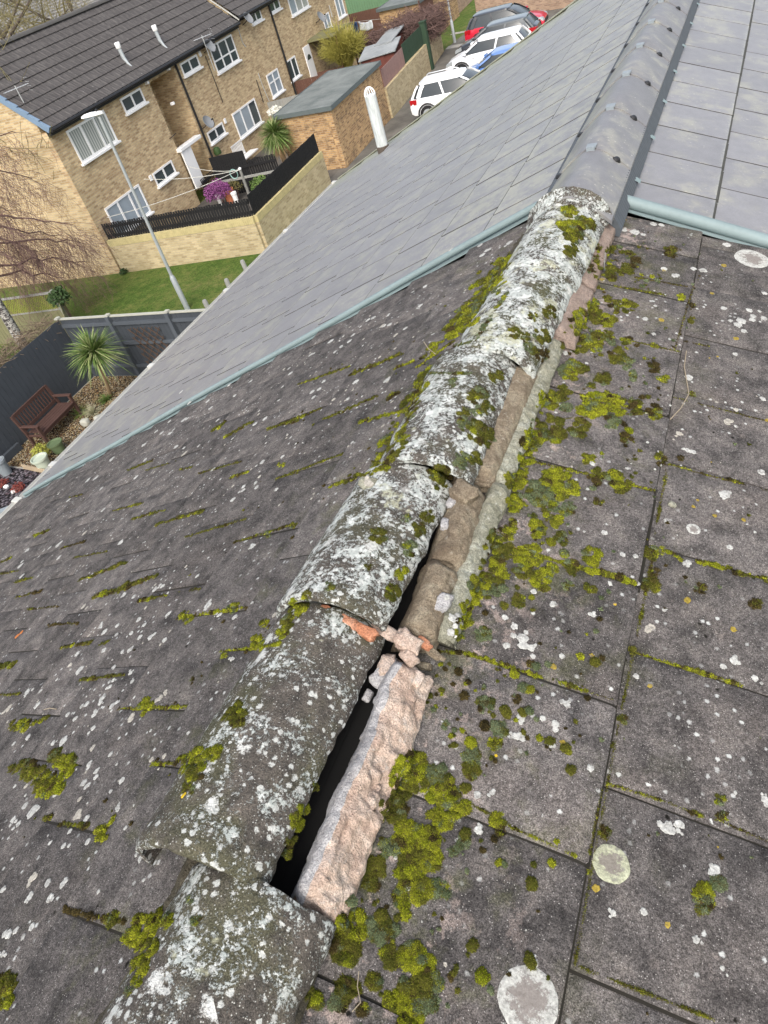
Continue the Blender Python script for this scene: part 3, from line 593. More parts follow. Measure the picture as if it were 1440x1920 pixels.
# ------------------------------------------------------------------ moss
MC = {'b': ((.165, .190, .012), (.265, .280, .020)), 'o': ((.060, .068, .012), (.115, .115, .018)), 'g': ((.080, .105, .050), (.15, .18, .10)), 'k': ((.030, .024, .010), (.065, .050, .018))}
mV, mF, mC = [], [], []
def cushion(p, n, r, cls, hgt=.5, dist=None):
    """dome with a skin of tiny leaf tufts"""
    dist = dist or (p - CAM).length; n = n.normalized(); tx = n.orthogonal().normalized(); ty = n.cross(tx)
    H = r * hgt; sd = rng.random() * 50; c0, c1 = (np.array(c) for c in MC[cls]); cm = c0 + (c1 - c0) * rng.random() 
    if cls == 'b' and rng.random() < .3: cm = cm * .5 + np.array(MC['o'][1]) * .5
    ns = 11; rings = (0, 30, 55, 76, 96); b = len(mV)
    fx = 1 + .3 * (rng.random() - .5); fy = 1 / fx
    def surf(th, ph):
        k = 1 + .30 * nz((math.cos(ph) * math.sin(th), math.sin(ph) * math.sin(th), sd), 1.7)
        return p + (tx * (math.cos(ph) * fx) + ty * (math.sin(ph) * fy)) * (r * math.sin(th) * k) + n * (H * math.cos(th) * k)
    for i, a in enumerate(rings):
        for j in range(1 if i == 0 else ns):
            mV.append(surf(R(a), 2 * math.pi * j / ns + i * .3)); mC.append(cm * (.35 + .3 * rng.random()))
    for j in range(ns): mF.append((b, b + 1 + j, b + 1 + (j + 1) % ns))
    for i in range(len(rings) - 2):
        for j in range(ns):
            a0 = b + 1 + i * ns; mF.append((a0 + j, a0 + ns + j, a0 + ns + (j + 1) % ns, a0 + (j + 1) % ns))
    sp = max(.0017, .0014 * dist); N = min(1100, int(6.0 * r * r / (sp * sp)))
    for q in range(N):
        th = math.acos(1 - rng.random() * 1.08) ; ph = rng.random() * 2 * math.pi; o = surf(th, ph)
        d = ((o - p).normalized() + n * .7 + Vector(rng.normal(0, .35, 3))).normalized(); L = sp * (1.0 + rng.random() * .8); wd = sp * .55
        s1 = d.orthogonal().normalized() * wd; s2 = d.cross(s1); b = len(mV); base = o - d * wd
        mV.extend((base + s1, base - s1 * .5 + s2 * .87, base - s1 * .5 - s2 * .87, o + d * L))
        c = cm * (.50 + 1.0 * rng.random()); c = c if rng.random() > .16 else np.array(MC['k'][1]) * 1.3; mC.extend((c * .9, c * .9, c * .9, c * 1.15)); mF.extend(((b, b + 1, b + 3), (b + 1, b + 2, b + 3), (b + 2, b, b + 3)))
def mossp(px, py, r, cls, hgt=.5):
    h = hit(px, py)
    if h is None: return
    cushion(h[0] - h[1] * .001, h[1], r / FPX * h[2] * (.9 if r > 9 else 1), cls, hgt, h[2])
def mosspatch(px, py, r, cls):
    r *= 1.08
    """a clump: one main cushion broken into several"""
    n = int(5 + r * .95)
    for q in range(n):
        a = rng.random() * 6.28; d = r * .85 * math.sqrt(rng.random()); k = cls
        if rng.random() < .30: k = rng.choice(['o', 'g', 'k', 'b', 'o'])
        mossp(px + d * math.cos(a), py + d * math.sin(a), r * (.15 + .24 * rng.random()) + .8, k, .26 + .26 * rng.random())
def mossline(x0, y0, x1, y1, t, cls, dens=1.0):
    L = math.hypot(x1 - x0, y1 - y0); s = 0.0; sd = rng.random() * 40
    while s < L:
        f = s / L; k = .55 + .75 * nz((f * L / 30 + sd, sd, 0), 1); r = max(1.3, t * .62 * (.40 + 1.0 * max(0, k) ** 1.6) * (.6 + .6 * rng.random()))
        if k > .18:
            c = cls if rng.random() < .58 else rng.choice(['o', 'k', 'k', 'b'])
            mossp(x0 + (x1 - x0) * f + rng.normal(0, t * .12), y0 + (y1 - y0) * f + rng.normal(0, t * .14), r, c, .5)
        s += r * .85
def parse(s): return [tuple(float(v) if i < n_ else v for i, v in enumerate(q.split(',')[:n_ + 1])) for q in s.split(';') if q.strip() for n_ in [len(q.split(',')) - 1]]
LINES = """424,820,474,791,8,o;400,807,426,791,6,o;502,803,560,789,5,o;239,882,288,863,4,o;274,882,330,865,3,o;338,882,362,875,5,o;373,888,453,865,4,o;432,896,467,884,7,b;517,898,560,886,4,o;
130,933,156,927,2,k;212,958,268,943,4,o;247,974,317,954,5,o;294,983,383,958,7,o;348,1007,463,972,5,o;440,1017,556,982,6,o;64,1005,93,995,6,o;117,1028,160,1015,4,k;138,1046,202,1034,3,o;0,1055,23,1046,5,o;0,1077,35,1070,3,o;
150,1087,237,1054,8,o;177,1120,295,1079,10,o;200,1116,280,1086,9,o;27,1092,62,1083,4,o;31,1120,80,1108,5,k;54,1143,111,1137,4,k;261,1126,373,1104,7,o;333,1160,463,1139,7,b;93,1172,146,1168,6,k;113,1215,173,1204,7,o;179,1213,204,1203,8,o;
0,1252,33,1243,12,o;150,1275,233,1265,6,o;0,1303,40,1301,4,o;60,1358,88,1345,9,o;225,1329,350,1325,6,b;412,1222,520,1210,6,b;284,1433,330,1430,6,b;67,1540,98,1533,10,o;110,1546,170,1548,9,o;120,1706,235,1730,9,k;196,1560,215,1530,6,b;
656,703,753,664,8,o;560,721,654,688,5,o;739,692,778,676,6,b;607,787,708,742,6,o;502,806,603,766,7,o;677,791,771,766,9,b;518,898,642,851,5,o;619,913,728,875,9,b;728,746,751,734,8,o;460,1220,525,1205,8,b;
780,690,850,640,7,b;1153,537,1247,553,4,o;1190,520,1290,538,2,k;990,863,1227,920,6,b;960,1030,1190,1092,11,b;1140,1470,1240,1500,5,b;1240,1500,1290,1520,3,o;1294,1522,1344,1538,8,b;1350,1540,1440,1578,3,k;1253,870,1297,883,4,b;1300,884,1440,920,3,k;1368,900,1393,907,6,b;1250,1033,1280,1050,8,b;1307,1053,1373,1068,9,b;1377,1073,1440,1087,8,o;
1193,1225,1390,1285,6,b;1086,1813,1340,1912,4,o;822,1221,870,1225,8,b;870,1225,1017,1272,9,b;1050,1280,1100,1295,7,b;1100,1297,1150,1312,3,k;955,1550,1080,1605,4,b;870,1500,955,1548,4,o;1077,1810,1160,1355,3,o;1105,1600,1128,1480,4,o;1165,1330,1190,1215,4,o;1195,1190,1225,1040,5,o;1228,1000,1250,880,4,o;1060,785,1240,773,3,o;1177,638,1275,660,3,o;1265,655,1300,535,2,k;1282,640,1330,650,2,k;1262,745,1440,790,2,k;
880,594,852,618,16,o;813,657,790,672,10,o;899,563,934,528,10,b;934,528,957,478,9,b;760,830,735,860,12,o;778,746,790,723,14,b;771,773,751,820,12,o;735,850,716,880,12,o;950,550,890,640,9,g;885,640,850,650,7,g;880,700,790,700,6,g"""
PATCH = """527,872,6,b;503,1002,7,g;550,986,7,b;350,1157,12,b;436,1139,12,b;273,1325,16,b;330,1323,6,b;485,1206,15,b;496,1172,10,b;441,1345,22,o;445,1330,14,b;361,1274,5,k;27,1361,9,o;46,1362,13,b;
50,1445,18,o;75,1460,20,o;100,1470,24,b;125,1435,22,b;110,1420,16,o;80,1480,14,b;25,1443,9,o;62,1438,14,k;345,1430,16,b;375,1420,22,b;400,1412,17,b;365,1450,16,o;352,1480,12,o;190,1565,15,b;212,1723,14,o;300,1725,22,b;270,1740,25,b;245,1758,15,b;275,1775,22,b;265,1810,17,b;258,1840,11,b;244,1858,9,g;12,1845,20,o;4,1868,20,b;560,1140,18,b;540,1165,15,o;530,1185,12,b;575,1115,10,o;
880,594,20,b;852,618,20,b;813,657,14,b;899,563,12,o;934,528,12,b;946,497,11,o;778,746,14,o;790,723,13,b;771,773,12,o;751,820,14,b;735,847,13,o;720,875,11,b;
1173,567,10,b;1157,572,10,o;1140,560,8,o;1185,575,10,o;1110,573,12,b;1087,593,14,b;1113,593,16,o;1140,603,14,b;1083,613,13,b;1110,637,18,b;1137,630,13,o;1087,653,13,o;1117,653,10,b;1177,638,8,b;1227,650,7,b;1157,668,15,o;1173,680,13,g;1070,693,21,b;1093,690,12,o;1130,710,15,o;1185,703,11,g;1225,688,13,k;1243,708,11,b;1107,723,8,o;1027,750,20,b;1057,737,15,o;1103,763,24,b;1133,753,22,b;1157,760,19,b;1193,763,15,o;1227,773,15,k;1060,763,12,g;1147,790,15,g;1037,807,25,o;1000,823,23,b;1087,802,18,o;1173,820,12,k;
1147,513,15,o;1173,507,13,o;1193,493,11,k;1147,467,8,o;1180,477,9,o;1260,475,11,k;1278,557,7,b;1070,393,14,b;1070,423,21,b;1097,417,15,o;1077,440,17,o;1070,470,13,o;1107,423,11,o;
1040,900,25,b;1060,913,23,b;1010,927,25,g;1033,943,19,g;1063,955,14,g;967,943,17,b;967,900,19,b;1150,900,19,b;1167,910,15,o;1120,890,13,o;1120,903,9,k;1240,857,11,o;1103,860,12,b;1003,993,18,b;1110,1043,18,b;997,1040,22,b;980,1067,19,o;1017,1087,21,b;1073,1067,15,o;1033,1067,12,b;1107,1102,11,o;1063,1097,10,g;973,1125,14,o;1050,1007,11,g;1037,973,8,o;1123,940,9,k;
1220,1033,15,o;1237,1033,9,b;1220,1097,17,o;1185,1220,8,o;1167,1347,10,o;1132,1563,12,k;1148,1397,5,o;1104,1634,5,b;1227,1075,10,k;1240,870,8,k;
845,1505,11,b;858,1520,15,b;933,1535,15,b;938,1558,11,k;772,1433,26,b;790,1461,24,b;749,1456,21,b;817,1452,21,g;827,1488,25,b;827,1534,23,b;735,1516,25,o;753,1488,18,o;868,1516,15,b;854,1488,11,o;767,1566,27,b;799,1575,25,b;730,1589,18,g;772,1607,25,o;808,1612,23,b;767,1644,25,b;790,1667,25,b;753,1681,19,b;822,1667,19,g;703,1626,19,o;694,1653,17,o;868,1580,14,g;850,1596,10,g;
657,1740,27,b;652,1782,29,o;717,1740,27,g;740,1791,23,o;772,1791,25,b;790,1809,23,b;781,1855,27,o;749,1873,25,b;767,1901,25,b;652,1855,23,o;634,1882,17,g;588,1873,17,o;703,1841,15,o;680,1892,13,k;810,1840,18,g;800,1880,20,g;
882,1415,17,g;882,1443,15,o;834,1358,9,g;930,1397,13,b;936,1367,15,g;886,1426,13,g;888,1447,16,o;909,1320,16,g;968,1311,9,k;870,1165,15,b;878,1140,15,b;890,1110,17,b;905,1090,17,b;930,1085,15,o;945,1075,12,b;920,1110,13,g;930,1060,15,b;935,1020,17,o;955,1035,15,o;905,1190,14,g;860,1190,11,b;950,1000,15,b;960,985,13,b;927,1007,15,o;939,1034,16,o;978,1042,17,b;997,1050,18,b;985,860,16,b;975,885,15,b;960,905,14,o;
556,1540,15,b;545,1575,13,o;590,1475,8,o;568,1515,12,b;538,1600,9,o;738,1112,16,o;752,1073,13,b;770,1027,15,g;786,992,14,o;802,968,13,o;709,1003,15,o;760,972,9,g;826,906,14,o;814,887,12,g;867,861,14,g;830,883,10,o;618,1099,10,g;690,1060,8,o;870,795,13,g;895,810,21,o;910,820,19,o;870,775,12,o;930,705,13,o;905,735,13,g;850,717,9,g;890,745,13,o;895,770,11,g;915,765,13,o;860,870,13,g;825,890,18,o;890,860,13,o;
965,625,11,o;985,632,9,o;1015,630,16,o;1030,585,13,o;1000,595,9,o;1015,665,13,k;1000,655,11,o;367,1724,10,g;355,1685,8,g;1317,1672,17,b;1320,1694,17,g;1346,1659,15,g;1350,1499,9,g;1357,1530,8,k;1415,1133,12,k;1312,1103,11,k;990,650,9,g;1350,1530,7,k;420,1230,6,b;930,545,8,g;1276,860,6,k;1297,740,6,o;1296,600,7,o;1298,575,6,k"""
for l in LINES.replace('\n', '').split(';'):
    q = l.split(','); mossline(*[float(v) for v in q[:5]], q[5])
for l in PATCH.replace('\n', '').split(';'):
    q = l.split(','); mosspatch(float(q[0]), float(q[1]), float(q[2]), q[3])
# small scattered dots of moss below the ridge on both slopes
def scatter(side, n, u0, u1, y0, y1, thr, rmin, rmax, cl):
    for q in range(n):
        y = y0 + (y1 - y0) * rng.random(); u = u0 + (u1 - u0) * rng.random() ** 1.3
        if nz((u * 1.2, y, side * 3), 7) + .5 * nz((u, y, 9), 19) < thr: continue
        cc = slope(side, u, y, .06); nn_ = slope(side, 0, 0, 1); pz, pn, i, d = BV.ray_cast(cc, -nn_)
        if pz is None: continue
        cushion(pz - pn * .0008, nn_, rmin + (rmax - rmin) * rng.random() ** 2, rng.choice(list(cl)), .5)
scatter(1, 900, .17, .46, .1, 2.6, .10, .003, .012, 'oogbk'); scatter(1, 260, .17, .5, -.2, 2.7, -.1, .002, .006, 'ogkk'); scatter(-1, 130, .2, 1.0, -.1, 2.6, -.1, .002, .006, 'okk'); scatter(1, 160, .5, 1.2, -.2, 2.7, -.1, .0015, .005, 'kkog')
scatter(-1, 900, .18, .32, .75, 2.5, -.05, .004, .014, 'bboog')
def colmesh(name, V, F, C, mat, smooth=True):
    o = link(name, V, F, mat, None, smooth); a = o.data.color_attributes.new('col', 'FLOAT_COLOR', 'POINT')
    arr = np.ones((len(V), 4), np.float32); arr[:, :3] = np.array(C); a.data.foreach_set('color', arr.ravel()); return o
tag(colmesh('moss', mV, mF, mC, M_MOSS), 'bright and olive moss cushions growing along the ridge and tile joints', 'moss', kind='stuff')

# ------------------------------------------------------------------ lichen rosettes
lV, lF, lC, lR = [], [], [], []
LC = {'w': (.43, .43, .405), 'p': (.40, .375, .325), 'y': (.30, .225, .045), 'Y': (.55, .38, .03), 'r': (.43, .43, .40), 'R': (.38, .39, .28), 't': (.40, .30, .25), 'O': (.45, .16, .05)}
def rosette(p, n, r, cls, seed):
    n = n.normalized(); tx = n.orthogonal().normalized(); ty = n.cross(tx); m = 22; b = len(lV); c = np.array(LC[cls]) * (.85 + .25 * rng.random())
    ring = cls in 'rR'; rings = ((.0, .0010), (.45, .0010), (.78, .0011), (.93, .0009), (1.0, .0001))
    if ring: m = 40; rings = tuple((f, .0011 if f < 1 else .0001) for f in (0, .15, .3, .45, .58, .7, .82, .93, 1.0))
    lob = .22 if not ring else .035; el = 1 + .35 * (rng.random() - .5) * (not ring)
    for i, (f, h) in enumerate(rings):
        for j in range(1 if i == 0 else m):
            a = 2 * math.pi * j / m; k = 1 + lob * 1.3 * nz((math.cos(a) * 1.3, math.sin(a) * 1.3, seed), 1.0) + lob * 1.3 * nz((math.cos(a) * 3.5, math.sin(a) * 3.5, seed), 1.0) + lob * .9 * nz((math.cos(a) * 9, math.sin(a) * 9, seed), 1.0)
            lV.append(p + (tx * math.cos(a) * el + ty * math.sin(a)) * (r * f * (k if i else 1)) + n * (h + .0006 * rng.random()))
            cc = c * (.9 + .2 * rng.random())
            if False and nz((math.cos(a) * f * 4, math.sin(a) * f * 4, seed), 1.0) + .5 * nz((math.cos(a) * f * 12, math.sin(a) * f * 12, seed), 1.0) > -.22 + .55 * f * f: cc = cc * .40 + np.array((.10, .085, .08)) * .60
            lC.append(cc); lR.append(f if ring else 2.0)
    for j in range(m): lF.append((b, b + 1 + j, b + 1 + (j + 1) % m))
    for i in range(len(rings) - 2):
        for j in range(m): a0 = b + 1 + i * m; lF.append((a0 + j, a0 + m + j, a0 + m + (j + 1) % m, a0 + (j + 1) % m))
def lichp(px, py, r, cls):
    h = hit(px, py)
    if h is None: return
    p, n, d = h; n0 = slope(-1 if p.x < 0 else 1, 0, 0, 1); n = n0 if abs(p.x) > .2 and n.dot(n0) < .96 else n; k = r / FPX * d
    if cls in 'rRyY' or r < 6: rosette(p, n, k * (.72 if cls in 'yY' else 1), cls, rng.random() * 99); return
    for q in range(int(2 + r * .22) if r > 7 else 1 + int(rng.random() < .5)):
        o = Vector(rng.normal(0, 1, 3)) * k * (.50 if q else 0); o -= n * o.dot(n); rosette(p + o, n, k * ((.9 if r <= 7 else .62) if q == 0 else .20 + .32 * rng.random()), cls, rng.random() * 99)
LL = """109,1022,22;226,1017,20;51,1031,16;110,1046,12;38,1061,18;41,1080,16;473,1025,22;390,1135,24;412,1153,16;441,1157,18;291,1105,20;232,1116,16;251,1119,10;305,1099,10;189,1174,16;196,1185,14;219,1190,16;246,1187,16;282,1194,18;262,1195,12;309,1200,14;270,1172,10;220,1173,12;315,1152,18;261,1162,16;245,1218,18;230,1222,10;195,1219,14;145,1226,14;150,1256,22;131,1247,16,p;435,1236,16;212,1253,14;213,1275,16;245,1262,16;248,1278,16;205,1288,16;300,1309,22,p;163,1320,14;191,1310,20;188,1318,12;210,1324,22;176,1341,16;245,1348,26,p;141,1348,16;127,1340,10;175,1365,18;53,1382,14;120,1388,26;100,1393,16;50,1300,20;18,1326,18,p;208,1414,10;168,1432,12;180,1457,10;162,1475,18;157,1468,14;228,1464,14;105,1488,20;208,1484,8;47,1511,14;68,1518,14;25,1537,18;35,1545,16;222,1517,18;163,1534,20;147,1525,24,p;120,1586,16;165,1578,12;59,1648,22,p;90,1655,14;118,1658,22;57,1680,22;95,1683,20;6,1668,16;15,1752,22;30,1745,12;44,1757,10;60,1738,14;6,1788,16;263,1610,16;256,1603,8;298,1617,8;270,1650,6;185,1672,8;690,905,26,p;32,1193,16,O;180,896,14;165,900,14;128,938,10;210,860,12;270,834,12;293,809,10;345,787,14;351,785,8;320,812,16;408,788,8;303,812,10;190,916,10;255,895,10;272,862,10;400,880,10;457,912,12;481,914,12;492,866,12;530,856,8;478,795,14;497,785,10;330,838,16;345,840,8;560,780,14;585,735,12;588,745,10;667,716,14;652,748,10;730,609,14;720,611,10;760,616,10;788,573,16;730,590,10;797,537,12;845,468,12;900,460,12;912,470,18;905,478,12;955,455,14;607,715,12;598,730,10;640,650,12;655,640,12;662,628,10;690,600,12;700,596,14;620,640,12;628,660,10;583,665,10;545,700,10;518,918,12;455,920,10;480,905,10;340,735,10;355,756,10;390,752,12;430,722,10;440,742,10;470,715,10;395,765,10;318,790,10"""
for l in LL.replace('\n', '').split(';'):
    q = l.split(','); lichp(float(q[0]), float(q[1]), float(q[2]) * .5, q[3] if len(q) > 3 else 'w')
LR = """1063,1321,11,w;975,1347,13,w;1042,1358,11,w;977,1382,14,w;1034,1396,11,w;896,1555,10,w;1250,1553,17,w;1277,1547,10,w;1146,1620,30,R;1340,1630,13,w;1150,1713,8,w;1207,1709,6,w;1305,1761,9,w;1003,1805,10,w;990,1874,46,r;1434,1499,10,w;1107,1440,7,w;923,1486,8,w;895,1490,7,w;1290,845,9,w;1427,885,9,w;1360,928,14,w;1250,977,6,w;1300,992,12,r;1368,1026,5,w;1290,1055,10,w;1167,1040,6,w;1192,1043,5,w;1112,1153,8,w;980,1197,16,w;965,1175,10,w;995,1215,12,w;1217,1178,12,p;1415,1272,9,w;1377,1240,13,w;1357,1250,8,w;1193,1268,5,w;1038,1132,10,w;1410,485,27,r;1225,420,6,w;1240,422,5,w;1190,435,12,w;1170,432,8,w;1133,493,10,w;1265,517,9,w;1315,507,9,w;1300,504,5,w;1245,504,6,w;1357,578,6,w;1390,602,13,w;1405,582,6,w;1412,593,8,w;1432,597,9,w;1395,621,6,w;1410,600,9,w;1293,707,9,w;1365,790,10,p;1430,748,6,w;1273,813,9,p;1060,662,7,w;1210,598,5,w;1433,550,5,w;1363,459,7,w;850,1160,14,w;845,1185,12,w;838,1120,8,w;1240,600,7,y;1255,470,7,y;1357,498,6,y;1375,1180,8,y;1300,950,5,y;1340,967,5,y;1308,938,4,y;1038,1250,8,y;1218,1287,5,y;1153,1133,4,Y;1219,1286,5,y;1117,1665,9,y;1252,1734,6,y;1055,1392,7,y;930,1417,4,Y;343,1493,5,Y;347,1489,4,Y;1395,975,5,y;1380,635,6,y;1335,550,5,y;1245,507,5,y"""
for l in LR.replace('\n', '').split(';'):
    q = l.split(','); lichp(float(q[0]), float(q[1]), float(q[2]), q[3])
def lscatter(side, n, u0, u1, y0, y1, thr, r0, r1, cl):
    for q in range(n):
        u = u0 + (u1 - u0) * rng.random(); y = y0 + (y1 - y0) * rng.random()
        if nz((u, y, 31 + side), 2.2) + .5 * nz((u, y, 2), 6) < thr: continue
        nn_ = slope(side, 0, 0, 1); pz, pn, i, d = BV.ray_cast(slope(side, u, y, .06), -nn_)
        if pz is not None: rosette(pz, pn if pn.dot(nn_) > .96 else nn_, r0 + (r1 - r0) * rng.random() ** 2.5, rng.choice(list(cl)), rng.random() * 99)
lscatter(-1, 460, .45, 5.2, -.3, 2.78, .10, .003, .020, 'wwpp'); lscatter(-1, 300, .25, 5.2, -.3, 2.78, -.9, .002, .009, 'wwp'); lscatter(1, 330, .2, 1.7, -.3, 2.78, -.1, .0015, .008, 'wwwwpy'); lscatter(-1, 260, .3, 1.6, .2, 2.7, -.3, .002, .008, 'wp')
lo_ = colmesh('lichen', lV, lF, lC, M_LICHEN); lo_.data.attributes.new('rg', 'FLOAT', 'POINT').data.foreach_set('value', lR)
tag(lo_, 'round white and mustard lichen spots on the old dark tiles', 'lichen', kind='stuff')

# dry stalks lying on the tiles
def stalk(pts, r, label, mat):
    P = [pp(x, y, .004) for x, y in pts]; P = [P[0]] + P; Q = []
    for i in range(len(P) - 1):
        for f in (0, .33, .66): Q.append(P[i].lerp(P[i + 1], f))
    Q.append(P[-1]); mb = MB(); mb.tube(Q[3:], r, 5); tag(mb.build('dry_stalk', mat, None, True), label, 'stalk')
M_STK = plain('dry_stalk', (.30, .25, .18), .8, .3)
stalk([(1286, 660), (1282, 690), (1291, 740), (1275, 768), (1256, 788)], .0016, 'long dry stalk curling down the right-hand tile edge', M_STK)
stalk([(796, 643), (805, 656), (818, 666)], .0018, 'short pale stalk in moss left of the ridge', M_STK)
stalk([(673, 1822), (670, 1850), (676, 1880), (660, 1898)], .0008, 'fine pale stalk on moss near the bottom of the ridge', M_STK)
stalk([(84, 1332), (95, 1329), (108, 1331)], .0012, 'tiny dry stalk on the left slope', M_STK)
# ------------------------------------------------------------------ ground
def sheet(name, poly, z, mat, label=None):
    o = link(name, [(x, y, ZG + z) for x, y in poly], [tuple(range(len(poly)))], mat)
    n = o.data.polygons[0].normal
    if n.z < 0: o.data.flip_normals()
    o['kind'] = 'structure'; return o
sheet('ground', [(-400, -200), (400, -200), (400, 600), (-400, 600)], 0, M_GRASS)
sheet('road', [(-14.25, 25.3), (-9, 20), (30, 20), (30, 75), (-13.9, 75), (-15.2, 52), (-15.75, 44.4), (-15.2, 40), (-14.5, 32), (-14.2, 27)], .004, M_TAR)
sheet('alley', [(-17.5, 24), (-13.9, 25.2), (-13.9, 27.2), (-17.5, 27.2)], .008, M_TAR)
sheet('patio', [(-30, 12.6), (-12, 12.3), (-9, -3), (9, -3), (9, 12), (-4, 12.4), (-4, -4), (-30, -4)], .004, M_PAVE)
sheet('courtyard', [(-20.35, 19.3), (-14.2, 20.0), (-14.45, 25.2), (-14.5, 26.8), (-16.9, 27), (-17.1, 33), (-14.7, 32.8), (-15.4, 40.2), (-16, 44), (-22, 46.4), (-21.6, 45)], .010, tarmac_mat('courtyard_paving', (.06, .055, .05), (.13, .12, .105)))
sheet('gravel', [(-15.85, 8.45), (-11, 8.2), (-11, 12.3), (-15.85, 12.3)], .012, M_GRAVEL)
sheet('slate_chips', [(-15.85, 2), (-11, 2), (-11, 8.15), (-15.85, 8.4)], .012, M_SLATE)
sheet('path', [(-15.72, 44.4), (-13.2, 43.9), (-13.2, 44.6), (-15.76, 45.1)], .010, M_PAVE)
sheet('path', [(-16.6, 48.0), (-15.0, 47.6), (-15.0, 48.05), (-16.6, 48.5)], .008, M_PAVE)

# ------------------------------------------------------------------ flats opposite
def wall_panels(rects, mat, name, t, depth=.22):
    mb = MB()
    for s0, s1, h0, h1 in rects: mb.box(-depth, 0, s0, s1, h0, h1)
    return mb.build(name, mat, t)
def window(t, s0, s1, h0, h1, lights, pane=None, transom=None, x=0.0, sill=True):
    pane = pane or M_GLD; fw = .07; mb = MB()
    mb.box(x - .03, x + .035, s0, s1, h1 - fw, h1); mb.box(x - .03, x + .035, s0, s1, h0, h0 + fw)
    mb.box(x - .03, x + .035, s0, s0 + fw, h0 + fw, h1 - fw); mb.box(x - .03, x + .035, s1 - fw, s1, h0 + fw, h1 - fw)
    for f in lights: c = s0 + (s1 - s0) * f; mb.box(x - .03, x + .030, c - .045, c + .045, h0 + fw, h1 - fw)
    ed = [0] + list(lights) + [1]
    if transom:
        for k in transom[1]:
            a, b = s0 + (s1 - s0) * ed[k], s0 + (s1 - s0) * ed[k + 1]; z = h0 + (h1 - h0) * transom[0]; mb.box(x - .03, x + .028, a + .05, b - .05, z - .03, z + .03)
    f = mb.build('window', M_WHITE, t)
    pn = pane if isinstance(pane, (list, tuple)) else [pane] * (len(ed) - 1)
    for k in range(len(ed) - 1):
        a, b = s0 + (s1 - s0) * ed[k], s0 + (s1 - s0) * ed[k + 1]; mb = MB(); mb.box(x - .012, x + .008, a + .03, b - .03, h0 + .05, h1 - .05); mb.build('pane', pn[k], f)
    if sill: mb = MB(); mb.box(x - .02, x + .11, s0 - .07, s1 + .07, h0 - .075, h0 - .002); mb.build('sill', M_WHITE, f, bevel=.01)
    return f
def flat_tiles():
    t = NT('dark_profile_tile'); p = t.co(); n = t.noise(p, 1.4, 5, .7); g = t.noise(t.mapp(p, (2, 9, 2)), 2.2, 4, .7); s_ = t.noise(p, 55, 3, .8)
    c = t.ramp(g, [(.32, (.055, .050, .050)), (.5, (.078, .072, .070)), (.68, (.12, .112, .106))]); c = t.mul(c, t.ma('MULTIPLY_ADD', s_, .5, .75)); c = t.mul(c, t.ma('MULTIPLY_ADD', n, .5, .75))
    sp = t.ma('MULTIPLY', t.step(t.vor(p, 7), .22, .14), t.step(t.vor(p, 7, out='Color'), .70, .74)); c = t.mix(t.ma('MULTIPLY', sp, t.attr('fe')), c, (.34, .34, .32))
    return t.out(c, .85)
M_FTILE = flat_tiles()
def profiled_roof(t, s0, s1, x0, z0, pitch, rows, g, name, per=.30, spots=0.25):
    V, F, fe = [], [], []; c, s = math.cos(R(pitch)), math.sin(R(pitch)); ys = np.arange(s0, s1 + .001, per / 6)
    for k in range(rows):
        b = len(V); lo, hi = k * g, (k + 1) * g + .03
        for (d, h) in ((lo, -.012), (lo, .03), (lo + .015, .034), (hi, .0)):
            for i, y in enumerate(ys):
                hh = h + .014 * max(0, math.cos(2 * math.pi * y / per)) ** 3 * (h > -.01) + .003 * nz((y, k, 0), 1.3)
                V.append((x0 - d * c + hh * s, y, z0 + d * s + hh * c)); fe.append(spots * (2.2 if k == 0 else (1.1 if k == 1 else .35)))
        n = len(ys)
        for r in range(3):
            for i in range(n - 1): F.append((b + r * n + i, b + r * n + i + 1, b + (r + 1) * n + i + 1, b + (r + 1) * n + i))
    o = link(name, V, F, M_FTILE, t, False); o.data.attributes.new('fe', 'FLOAT', 'POINT').data.foreach_set('value', fe); return o
PIT = 42.0
